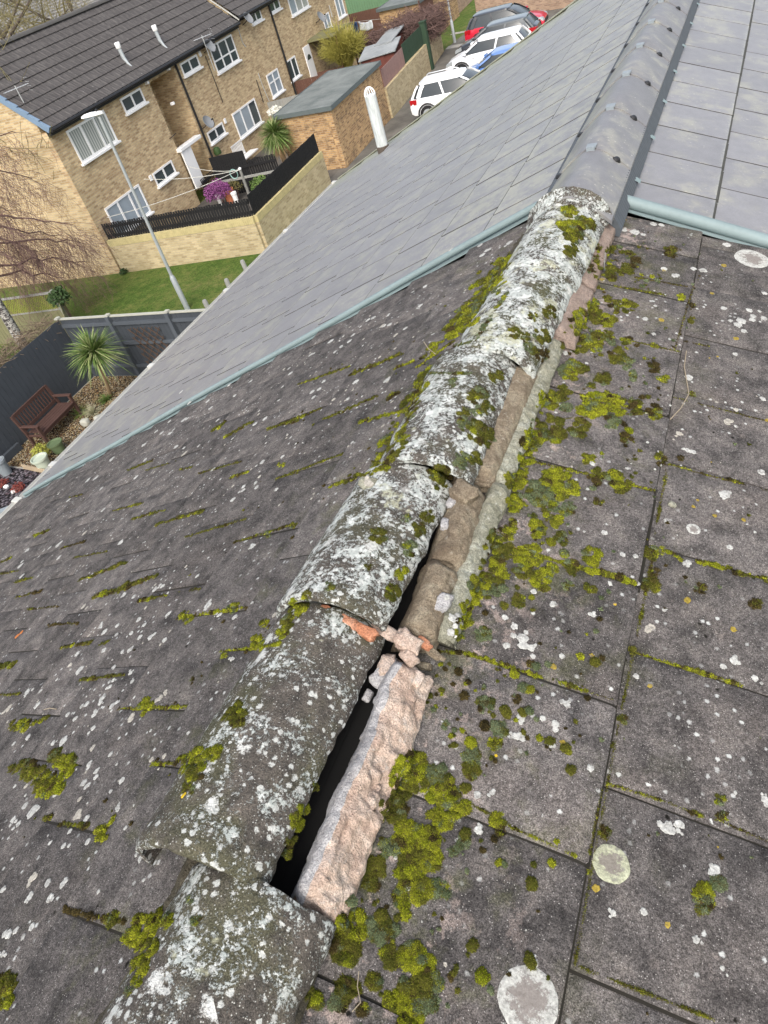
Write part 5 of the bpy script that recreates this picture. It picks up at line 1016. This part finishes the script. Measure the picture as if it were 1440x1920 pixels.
# spiky plants
def blade(mb, p, d, L, w, droop, n=5):
    d = Vector(d).normalized(); sd_ = d.cross(Vector((0, 0, 1))); sd_ = sd_.normalized() if sd_.length > .01 else Vector((1, 0, 0)); V = []
    for i in range(n):
        f = i / (n - 1); q = Vector(p) + d * L * f + Vector((0, 0, -droop * L * f * f)); ww = w * (1 - f ** 1.8) * .5 + .0008; up = sd_.cross(d) * ww * .5
        V += [q - sd_ * ww + up, q, q + sd_ * ww + up]
    mb.add(V, [(i * 3 + k, i * 3 + k + 1, i * 3 + k + 4, i * 3 + k + 3) for i in range(n - 1) for k in (0, 1)])
def cordyline(name, label, base, crown, r, n, w, dead=0, trunk=.05):
    base, crown = Vector(base), Vector(crown); t = thing(name, label, 'cordyline', base); c = crown - base
    mb = MB(); mb.tube([(0, 0, 0), c * .5 + Vector((.03, .02, 0)), c], [trunk * 1.2, trunk, trunk], 8); mb.build('trunk', plain('cord_trunk', (.24, .17, .10), .9, .4, 12), t, True)
    for mat, part in ((M_CORD, .68), (M_CORDE, .32)):
        mb = MB()
        for k in range(int(n * part)):
            a = random.random() * 6.283; e = math.asin(random.uniform(-.55, .98)); d = (math.cos(a) * math.cos(e), math.sin(a) * math.cos(e), math.sin(e)); L = r * random.uniform(.75, 1.1)
            blade(mb, c + Vector((0, 0, random.uniform(-.05, .12) * r)), d, L, w, random.uniform(.08, .32) + .25 * max(0, .5 - e) * (random.random()))
        mb.build('leaves', mat, t, True)
    if dead:
        mb = MB()
        for k in range(dead): a = random.random() * 6.283; e = random.uniform(-1.35, -.75); blade(mb, c + Vector((0, 0, -.08)), (math.cos(a) * math.cos(e), math.sin(a) * math.cos(e), math.sin(e)), r * random.uniform(.8, 1.15), w, .05)
        mb.build('dead_leaves', M_DEADL, t, True)
b = gz(207, 742); c_ = gz(177, 662, 1.5); cordyline('cordyline', 'spiky green cordyline on a bare stem beside the bench', b, c_, .80, 420, .042)
c_ = gz(515, 252, 1.75); cordyline('cordyline', 'shaggy cordyline with a brown skirt in front of the garage', (c_.x, c_.y, ZG), c_, .82, 620, .04, 190, .10)
def tuft(name, label, p, r, n, mat, w=.012, cat='grass tuft', emin=.2):
    t = MB()
    for k in range(n): a = random.random() * 6.283; e = random.uniform(emin, 1.45); blade(t, (0, 0, 0), (math.cos(a) * math.cos(e), math.sin(a) * math.cos(e), math.sin(e)), r * random.uniform(.6, 1.1), w, random.uniform(.2, .55), 4)
    o = t.build(name, mat, None, True); o.location = p; tag(o, label, cat); return o
tuft('sedge', 'lime-green spiky tuft at the end of the bench', gz(150, 778), .42, 130, M_GRNG, .016); tuft('sedge', 'pale wispy grass tuft beside the lime one', gz(176, 776), .45, 150, M_PALEG, .012)
tuft('sedge', 'dark green tuft at the foot of the near cordyline', gz(200, 752), .38, 120, M_CORD, .014)
def leafball(name, label, p, r, n, mat, ls=.03, flat=1.0, cat='shrub', stems=None, group=None):
    mb = MB(); p = Vector(p); sd_ = random.random() * 50
    for k in range(n):
        d = Vector(rng.normal(0, 1, 3)).normalized(); d.z = abs(d.z) * (1 if random.random() < .85 else -.4); q = d * r * (.45 + .55 * random.random() ** .5) * (1 + .35 * nz(d + Vector((sd_, 0, 0)), 1.8)); q.z *= flat
        x = Vector(rng.normal(0, 1, 3)).normalized() * ls * random.uniform(.6, 1.3); y = x.orthogonal().normalized() * ls * .45; mb.add([q - x, q + y, q + x, q - y], [(0, 1, 2, 3)])
    t = thing(name, label, cat, p, 0, group); mb.build('leaves', mat, t)
    mb = MB()
    for k in range(9): a = random.random() * 6.28; mb.tube([(0, 0, -p.z + ZG if stems is None else stems), (math.cos(a) * r * .3, math.sin(a) * r * .3, 0), (math.cos(a) * r * .6, math.sin(a) * r * .6, r * .4 * flat)], [.012, .008, .004], 4)
    mb.build('stems', M_TWIG, t); return t
leafball('shrub', 'round lime-yellow shrub beside the green pots', gz(78, 850, .12), .27, 1100, M_YEL, .022, .8)
leafball('azalea', 'purple flowering shrub in the black-fenced courtyard', gz(410, 362, .62), .52, 2600, M_PUR, .035, .9)
leafball('shrub', 'small dark green and brown shrub right of the purple one', gz(440, 352, .5), .35, 700, leafy('brown_green_leaf', (.06, .07, .02), (.18, .14, .05)), .03, .9)
leafball('shrub', 'green leafy plant near the courtyard corner', gz(487, 350, .5), .38, 500, M_CORD, .05, 1.0)
leafball('shrub', 'low red plant on the purple slate chips', gz(35, 915, .05), .17, 400, M_REDL, .02, .7); leafball('shrub', 'second low red plant at the picture edge, on slate', gz(5, 908, .05), .15, 300, M_REDL, .02, .7)
leafball('shrub', 'twiggy red-leaved shrub against the terrace wall', gz(565, 140, 1.3), .75, 1400, leafy('maroon_leaf', (.09, .02, .02), (.17, .05, .04), 20), .05, .9)
leafball('shrub', 'white-flowered shrub against the terrace window', gz(558, 145, 1.35), .42, 260, M_WHTF, .05, .9)
leafball('potted_flowers', 'white flowers in a trough at the edge of the garage roof', gz(515, 210, 1.5), .35, 300, M_WHTF, .06, .6); leafball('shrub', 'ivy clump on the post at the end of the mossy trellis', gz(112, 562, 1.35), .36, 700, M_IVY, .05, 1.1)
leafball('shrub', 'small dark weed at the foot of the garden wall', gz(232, 510, .06), .18, 200, M_IVY, .04, .7)
def pot(name, label, p, r, h, mat, soil):
    t = thing(name, label, 'plant pot', p); mb = MB(); mb.lathe([(r * .74, 0), (r * .9, h * .85), (r * 1.04, h * .86), (r * 1.04, h), (r * .9, h), (r * .85, h * .88)], 24); mb.build('pot_body', mat, t, True); mb = MB(); mb.lathe([(r * .86, h * .80), (r * .86, h * .86)], 20); mb.build('soil', soil, t)
M_POTG = plain('sage_glaze', (.42, .47, .38), .4, .15); M_POTD = plain('green_pot', (.10, .14, .07), .5, .3); M_TERR = plain('terracotta', (.45, .16, .08), .8, .25); M_SOIL = plain('soil', (.10, .045, .03), .95, .5, 20)
pot('plant_pot', 'pale sage-green pot of red-brown soil by the roof edge', gz(87, 878), .20, .34, M_POTG, M_SOIL); pot('plant_pot', 'dark green pot behind the lime-yellow shrub', gz(113, 846), .19, .28, M_POTD, M_GRAVEL)
pot('plant_pot', 'grey bucket-like pot at the left picture edge', gz(14, 888), .17, .42, M_LEAD, M_SOIL); pot('plant_pot', 'terracotta pot in front of the purple shrub', gz(437, 384, .0), .24, .62, M_TERR, M_SOIL); pot('plant_pot', 'small orange pot beside the lower flats window', gz(317, 410, .0), .16, .5, M_TERR, M_SOIL)
pot('plant_pot', 'small white pot left of the terracotta one', gz(418, 390), .12, .55, M_WHITE, M_SOIL); pot('plant_pot', 'small white pot right of the terracotta one', gz(447, 386), .12, .55, M_WHITE, M_SOIL)
# log edging
t = thing('log_edging', 'row of short pale log ends between gravel and slate', 'edging', gz(47, 879)); a, b = Vector((0, 0, 0)), gz(92, 889) - gz(47, 879); mb = MB(); n = 13
for k in range(n): q = a.lerp(b, k / (n - 1)); mb.lathe([(.028, 0), (.028, .13 + random.uniform(-.015, .015)), (.022, .14)], 8, (q.x, q.y, 0))
mb.build('logs', plain('log_end', (.40, .32, .22), .85, .3, 20), t)
for i, (px, py) in enumerate(((12, 913), (26, 922))): 
    q = gz(px, py, .03); mb = MB(); mb.box(-.06, .06, -.05, .05, 0, .06); o = mb.build('stone', M_WHITE, None, bevel=.02); o.location = (q.x, q.y, ZG + .012); o.rotation_euler = (0, 0, i); tag(o, ('white stone on slate by the picture edge', 'white stone on slate near the gutter outlet')[i], 'stone')
# white rock at the tufts
for i, (px, py) in enumerate(((160, 792), (186, 785))): rock('garden_rock', gz(px, py, .08), (.13, .1, .09), M_CAP, ('pale rock below the lime tuft', 'pale rock below the wispy grass tuft')[i], 'rock', 60 + i * 9)
# clothes line
b = gz(474, 384); t = thing('line_post', 'leaning wooden washing line post in the courtyard', 'post', b); top = gz(450, 318, 1.45) - b
mb = MB(); mb.tube([(0, 0, 0), top * .5, top], [.06, .055, .05], 8); mb.build('post', M_GRYF, t, True); mb = MB(); mb.lathe([(.06, 0), (.07, .05), (.0, .09)], 8, tuple(top)); mb.build('post_cap', M_WHITE, t); 
mb = MB(); P = [top + Vector((-.35 + .17 * math.cos(a), 0, -.12 + .17 * math.sin(a))) for a in np.linspace(0, 6.283, 18)]; mb.tube(P, .018, 5); mb.build('rope_coil', plain('teal_rope', (.25, .42, .38), .7), t, True)
T = b + top
for i, (px, py, off) in enumerate(((200, 408, .05), (270, 336, .05), (352, 312, .4))):
    s_, h_ = fac(px, py, off); e = FB + FO * off + FD * s_ + Vector((0, 0, h_)); mb = MB(); mb.tube([T.lerp(e, f) + Vector((0, 0, -.12 * 4 * f * (1 - f))) for f in np.linspace(0, 1, 10)], .011, 5)
    tag(mb.build('washing_line', plain('line_cord', (.50, .50, .45), .6), None), ('washing line from the courtyard post to the far left window', 'washing line from the courtyard post to the small lower window', 'washing line from the courtyard post to the white porch')[i], 'washing line')
s0 = fac(440, 300, 1.0); e0 = FB + FO * .1 + FD * 10.2 + Vector((0, 0, .55)); t = thing('lattice_chair', 'white slatted garden seat against the flats wall', 'seat', e0, FA); mb = MB(); mb.box(0, .04, -.5, .5, .45, .5); mb.box(0, .04, -.5, .5, -.1, -.05)
for y in np.linspace(-.48, .44, 9): mb.box(0, .03, y, y + .05, -.05, .45)
mb.build('back_slats', M_WHITE, t); mb = MB(); mb.box(.05, .5, -.5, .9, -.16, -.11); mb.build('seat', M_WHITE, t)

# ------------------------------------------------------------------ neighbour's mossy trellis fence
t = board_fence('trellis_fence', 'mossy board fence with a lattice top left of the grey fence', (-24.5, 14.1), (-18.55, 14.62), 0, .95, M_MOSSW, .15, .004, cap=None)
mb = MB()
for k in range(-8, 66):
    for sg in (1, -1):
        a = Vector((k * .095, .0, 1.0)); b = a + Vector((sg * .48, 0, .48))
        if -.0 <= min(a.x, b.x) and max(a.x, b.x) <= 5.97: mb.beam(a + Vector((0, .012 * sg, 0)), b + Vector((0, .012 * sg, 0)), .022, .01)
mb.build('lattice', plain('mossy_lattice', (.26, .27, .06), .9, .4), t); mb = MB(); mb.box(0, 5.97, -.04, .04, 1.5, 1.55); mb.box(0, 5.97, -.03, .03, .955, .995); mb.build('top_rail', M_GRYF, t)
mb = MB(); mb.box(5.9, 6.0, -.05, .05, 0, 1.6); mb.build('post', M_GRYF, t)
board_fence('fence', 'short mossy board fence joining the trellis to the grey fence', (-18.5, 14.6), (-16.0, 12.5), 0, 1.35, M_MOSSW, .15, .006)

# ------------------------------------------------------------------ bare trees
def bare_tree(name, label, base, H, r0, bark, twig, seed, spread=.5, droop=.0, levels=4, nb=6, tw=.012, targets=None, lean=(0, 0), cat='tree', group=None):
    rs = random.Random(seed); t = thing(name, label, cat, base, 0, group); tr, tws = MB(), MB()
    def grow(p, d, L, r, lev):
        P = [p]; q = p; dd = d.normalized(); n = 5 if lev < 2 else 4
        for i in range(n):
            dd = (dd + Vector((rs.gauss(0, .16), rs.gauss(0, .16), rs.gauss(0, .10) + (.10 if lev == 0 else 0) - droop * (lev >= 2) * .35))).normalized(); q = q + dd * L / n; P.append(q)
        rad = [max(tw * .5, r * (1 - .75 * i / n)) for i in range(n + 1)]
        (tr if lev < 2 else tws).tube(P, rad, 7 if lev < 2 else 3, False)
        if lev >= levels: return
        k = nb if lev else nb + 2
        for i in range(k):
            f = .25 + .75 * (i + rs.random()) / k; j = min(n - 1, int(f * n)); bp = P[j].lerp(P[j + 1], f * n - j); a = rs.random() * 6.283; o = dd.orthogonal().normalized(); o2 = dd.cross(o)
            nd = (dd * (.6 if lev else .45) + (o * math.cos(a) + o2 * math.sin(a)) * (spread + .25 * lev * .5) + Vector((0, 0, .12 if lev < 2 else 0))).normalized()
            grow(bp, nd, L * rs.uniform(.42, .66), max(tw * .6, r * .42), lev + 1)
    if targets is None: grow(Vector((0, 0, 0)), Vector((lean[0], lean[1], 1)), H, r0, 0)
    else:
        top = Vector((lean[0], lean[1], H)); tr.tube([Vector((0, 0, 0)), top * .35 + Vector((.06, .03, 0)), top * .7 - Vector((.05, 0, 0)), top], [r0, r0 * .85, r0 * .7, r0 * .5], 10, True)
        for f, tg in targets:
            p = top * f; e = Vector(tg) - Vector(base); mid = p.lerp(e, .5) + Vector((0, 0, .25)); P = [p.lerp(mid, k / 4) for k in range(4)] + [mid.lerp(e, k / 5) for k in range(6)]; P = [q + Vector((rs.gauss(0, .05), rs.gauss(0, .05), rs.gauss(0, .05))) * (0 < i < 9) for i, q in enumerate(P)]
            tws.tube(P, [r0 * .26 * (1 - .085 * i) for i in range(len(P))], 5, False)
            for i in range(2, len(P)):
                for c in range(nb):
                    dv = (P[i] - P[i - 1]).normalized(); nd = (dv * .8 + Vector((rs.gauss(0, .6), rs.gauss(0, .6), rs.gauss(-.15, .5)))).normalized(); grow(P[i].lerp(P[i - 1], rs.random()), nd, rs.uniform(.7, 1.5), tw * 1.0, 2)
    tr.build('trunk', bark, t, True); tws.build('branches', twig, t, False); return t
bb = Vector((-18.9, 12.9, ZG)); TG = []
for (px, py, h) in ((150, 455, 2.0), (110, 440, 2.4), (60, 335, 4.2), (130, 420, 2.8), (120, 520, 1.2), (40, 250, 5.0), (160, 490, 1.4), (70, 470, 2.3), (20, 400, 3.6)):
    q = gz(px, py, h); TG.append((min(.95, .25 + h / 6.5), q))
bare_tree('birch_tree', 'bare silver birch at the left edge, thin twigs across the sunlit gable', bb, 6.4, .16, M_BIRCH, M_TWIG, 5, .5, .8, 4, 4, .0065, TG, (-.5, .5))
for i, (x, y, H, sd_, lab) in enumerate(((-28.5, 19.8, 8.2, 3, 'bare olive-twigged tree at the top left corner'), (-30.5, 24.5, 8.6, 8, 'bare tree behind the flats roof, second from the corner'), (-32.5, 30, 9.0, 13, 'bare tree behind the middle of the flats roof'), (-34, 36, 9.5, 21, 'bare tree farthest along behind the flats roof'), (-27.5, 16.5, 7.0, 29, 'mossy twiggy shrub-like tree beyond the gable'))):
    bare_tree('bare_tree', lab, (x, y, ZG), H, .20, M_BARK, M_TWIGY, sd_, .75, 0, 4, 6, .015, None, (0, 0), 'tree', 'bare trees behind the flats')
def twig_mass(name, label, c, ext, n, mat, L=.5, w=.010, cat='climber', lean=0.0, ball=False, stem=None):
    t = thing(name, label, cat, c); mb = MB(); ex = Vector(ext)
    for k in range(n):
        if ball:
            d = Vector(rng.normal(0, 1, 3)).normalized(); d.z = abs(d.z) * .9 + .1; s_ = Vector((d.x * ex.x * .15, d.y * ex.y * .15, -ex.z * .5 + random.random() * ex.z * .5)); e = Vector((d.x * ex.x, d.y * ex.y, d.z * ex.z * 1.0)) * random.uniform(.55, 1.05); mb.tube([s_, s_.lerp(e, .5) + Vector((0, 0, .1)), e], [w, w * .8, w * .45], 3, False)
            for q in range(3): f = random.uniform(.4, 1); p = s_.lerp(e, f); mb.tube([p, p + (d + Vector(rng.normal(0, .5, 3))) * L * .5], [w * .6, w * .35], 3, False)
        else:
            p = Vector((random.uniform(-1, 1) * ex.x, random.uniform(-1, 1) * ex.y, random.uniform(-1, 1) * ex.z)); m_ = 1 + .3 * nz(p, .9); p *= m_; d = Vector(rng.normal(0, 1, 3)) * L * .5; d.z = d.z * .5 - abs(lean) * L; mb.tube([p - d, p + Vector(rng.normal(0, .06, 3)), p + d], [w * .7, w, w * .5], 3, False)
    mb.build('twigs', mat, t)
    if stem: mb = MB(); [mb.tube([(sx, sy, -(c[2] - ZG)), (sx, sy, 0)], .05, 6) for sx, sy in stem]; mb.build('stem', M_BARK, t)
q = gz(645, 100, 1.7); twig_mass('willow_bush', 'yellow-green twiggy bush between the garage roof and terrace', q, (1.35, 1.35, 1.5), 900, M_OLIVE, .5, .012, 'bush', 0, True)
M_CLIMB = plain('climber_twig', (.12, .075, .065), .95, .4, 4)
twig_mass('climber', 'brown tangled leafless climber draped over the lane wall', (-16.2, 42.2, ZG + 1.75), (1.3, 1.5, .50), 2600, M_CLIMB, .5, .014, 'climber', .2, False, [(-.3, 1.2), (.3, 0)]); twig_mass('climber', 'brown tangled climber trailing left above the sheds', (-18.6, 42.0, ZG + 1.55), (1.7, 1.3, .32), 1600, M_CLIMB, .5, .014, 'climber', .1, False, [(-1, .5), (.8, 0)])
twig_mass('bramble', 'brown brambles spilling over the top of the bench fence', (-16.35, 10.9, ZG + 1.75), (.25, 1.3, .20), 420, plain('bramble', (.17, .13, .09), .9, .4), .4, .008, 'bramble', 0, False, [(0, .4)])

# ------------------------------------------------------------------ parked cars
def car(label, loc, rz, L, W, H, pm, rm, rails=False, belt=.98):
    t = thing('parked_car', label, 'car', loc, rz, 'cars parked in a row beyond the roof'); w2 = W / 2; k = L / 4.3; secs = []
    for x, zl, zt, ww in ((-2.15, .50, .78, .80), (-2.11, .34, .92, .90), (-1.95, .27, belt + .02, .96), (-1.5, .24, belt + .03, .99), (-.6, .22, belt + .01, 1), (.4, .22, belt - .01, 1), (1.0, .22, belt - .03, .99), (1.5, .24, belt - .10, .97), (1.9, .28, belt - .20, .91), (2.09, .32, belt - .30, .84), (2.15, .45, belt - .42, .76)):
        a = w2 * ww; m = zt - zl; half = [(.80 * a, zl), (.95 * a, zl + .07), (a, zl + .38 * m), (.985 * a, zl + .66 * m), (.945 * a, zt - .07), (.86 * a, zt - .012), (.45 * a, zt + .012)]
        secs.append([Vector((x * k, -y, z)) for y, z in half[::-1]][::1] + [Vector((x * k, y, z)) for y, z in half])
    mb = MB(); mb.loft(secs); mb.build('body', pm, t, True)
    def ring(x0, x1, ww, z, c=.22):
        P = []
        for (cx, cy, a0) in ((x1 - c, ww - c, 0), (x0 + c, ww - c, 90), (x0 + c, -ww + c, 180), (x1 - c, -ww + c, 270)):
            for a in (0, 30, 60, 90): P.append(Vector((cx + c * math.cos(R(a0 + a)), cy + c * math.sin(R(a0 + a)), z)))
        return P
    bx0, bx1, tx0, tx1 = -2.0 * k, 1.25 * k, -1.62 * k, .38 * k
    mb = MB(); mb.loft([ring(bx0, bx1, w2 * .91, belt - .03), ring((bx0 * .35 + tx0 * .65), (bx1 * .35 + tx1 * .65), w2 * .79, H - .20), ring(tx0, tx1, w2 * .73, H - .075)]); gh = mb.build('windows', M_GLC, t, True)
    mb = MB(); mb.loft([ring(tx0 - .02, tx1 + .03, w2 * .74, H - .085), ring(tx0, tx1, w2 * .725, H - .03), ring(tx0 + .12, tx1 - .15, w2 * .62, H), ring(tx0 + .3, tx1 - .4, w2 * .4, H + .008)]); rf = mb.build('roof', rm, t, True)
    mb = MB()
    for sy in (-1, 1):
        def sp(fx, top, o=.012):
            x = (tx0 + (tx1 - tx0) * fx) if top else (bx0 + (bx1 - bx0) * fx); return Vector((x, sy * ((w2 * .735 if top else w2 * .905) + o), H - .08 if top else belt - .02))
        for ft, fb_, wd in ((1.0, .97, .07), (.50, .47, .075), (.12, .10, .16), (.0, .01, .08)):
            mb = MB(); a, b = sp(fb_, False), sp(ft, True); m_ = Vector((a.x * .35 + b.x * .65, sy * (w2 * .80 + .012), H - .20)); mb.beam(a, m_, .02, wd, (1, 0, 0)); mb.beam(m_, b, .02, wd, (1, 0, 0)); mb.build('pillar', rm, t)
    for sx in (-1.32, 1.30):
        for sy in (-1, 1):
            mb = MB(); prof = [(.335, -.10), (.335, .10), (.30, .115), (.20, .115)]; secs = [[(sx * k + r * math.cos(a), sy * (w2 - .10) + sy * yy, .335 + r * math.sin(a)) for a in np.linspace(0, 2 * math.pi, 21)[:-1]] for r, yy in ((.20, -.1), (.335, -.10), (.335, .10), (.30, .118), (.21, .118))]
            mb.loft(secs); wh = mb.build('wheel', M_TYRE, t, True); mb = MB(); mb.loft([[(sx * k + r * math.cos(a), sy * (w2 - .10) + sy * yy, .335 + r * math.sin(a)) for a in np.linspace(0, 2 * math.pi, 21)[:-1]] for r, yy in ((.215, .10), (.205, .125), (.05, .11))]); mb.build('rim', M_GALV, wh, True)
            mb = MB(); mb.tube([(sx * k + .40 * math.cos(a), sy * (w2 + .004), .335 + .40 * math.sin(a)) for a in np.linspace(-.15, math.pi + .15, 12)], .035, 6); mb.build('wheel_arch', M_BLKP, t, True)
    for sy in (-1, 1):
        mb = MB(); mb.loft([[(-2.10 * k + dx, sy * (w2 * .89 - dy), z) for dx, dy, z in ((0, 0, .72), (.0, 0, .93), (.34, -.075, .95), (.30, -.08, .76))], [(-2.16 * k + dx, sy * (w2 * .86 - dy), z) for dx, dy, z in ((.0, .22, .74), (.02, .24, .92), (.1, -.02, .95), (.1, -.02, .76))]]); mb.build('tail_light', M_RED, t)
        mb = MB(); mb.loft([[(1.72 * k, sy * w2 * .955, belt - .30), (1.72 * k, sy * w2 * .93, belt - .16), (2.08 * k, sy * w2 * .80, belt - .28), (2.12 * k, sy * w2 * .80, belt - .40)], [(1.74 * k, sy * w2 * .80, belt - .28), (1.74 * k, sy * w2 * .80, belt - .155), (2.10 * k, sy * w2 * .52, belt - .275), (2.16 * k, sy * w2 * .52, belt - .40)]]); mb.build('headlight', M_GALV, t)
        mb = MB(); mb.loft([[(.95 * k, sy * (w2 * .93), belt + z) for z in (.0, .14)] + [(1.08 * k, sy * (w2 * .93), belt + z) for z in (.13, .0)], [(.93 * k, sy * (w2 + .16), belt + z) for z in (.0, .15)] + [(1.03 * k, sy * (w2 + .16), belt + z) for z in (.13, .02)]]); mb.build('mirror', pm, t)
        mb = MB(); mb.box(-.35 * k, -.17 * k, sy * w2 * .985 - .02, sy * w2 * .985 + .02, belt - .17, belt - .14); mb.box(.55 * k, .73 * k, sy * w2 * .985 - .02, sy * w2 * .985 + .02, belt - .19, belt - .16); mb.build('door_handle', pm, t)
        if rails: mb = MB(); mb.tube([(tx0 + .1, sy * w2 * .62, H + .0), (tx0 + .2, sy * w2 * .62, H + .055), (tx1 - .5, sy * w2 * .62, H + .055), (tx1 - .35, sy * w2 * .62, H - .0)], .02, 6); mb.build('roof_rail', M_MET, t, True)
    mb = MB(); mb.box(2.0 * k, 2.165 * k, -.5, .5, .42, .60); mb.build('grille', M_BLKP, t, bevel=.02)
    mb = MB(); mb.box(-2.17 * k, -2.05 * k, -.6, .6, .36, .48); mb.build('rear_bumper', M_BLKP, t, bevel=.02)
car('white compact SUV nearest the vent pipe, rear and red tail light showing', (-10.85, 31.9, ZG), R(4), 4.0, 1.66, 1.48, M_CW, M_CW, True)
car('blue hatchback mostly hidden between the two white cars', (-9.75, 34.9, ZG), R(183), 3.8, 1.6, 1.36, M_CB, M_CB)
car('white car facing the lane, between the blue and black cars', (-11.2, 37.9, ZG), R(184), 4.1, 1.66, 1.42, M_CW, M_CW, False)
car('black car with its nose to the lane', (-11.5, 40.5, ZG), R(184), 4.2, 1.68, 1.42, M_CK, M_CG)
car('red car with a black roof, farthest of the row', (-11.85, 43.5, ZG), R(3), 4.2, 1.74, 1.50, M_CR, M_CK)
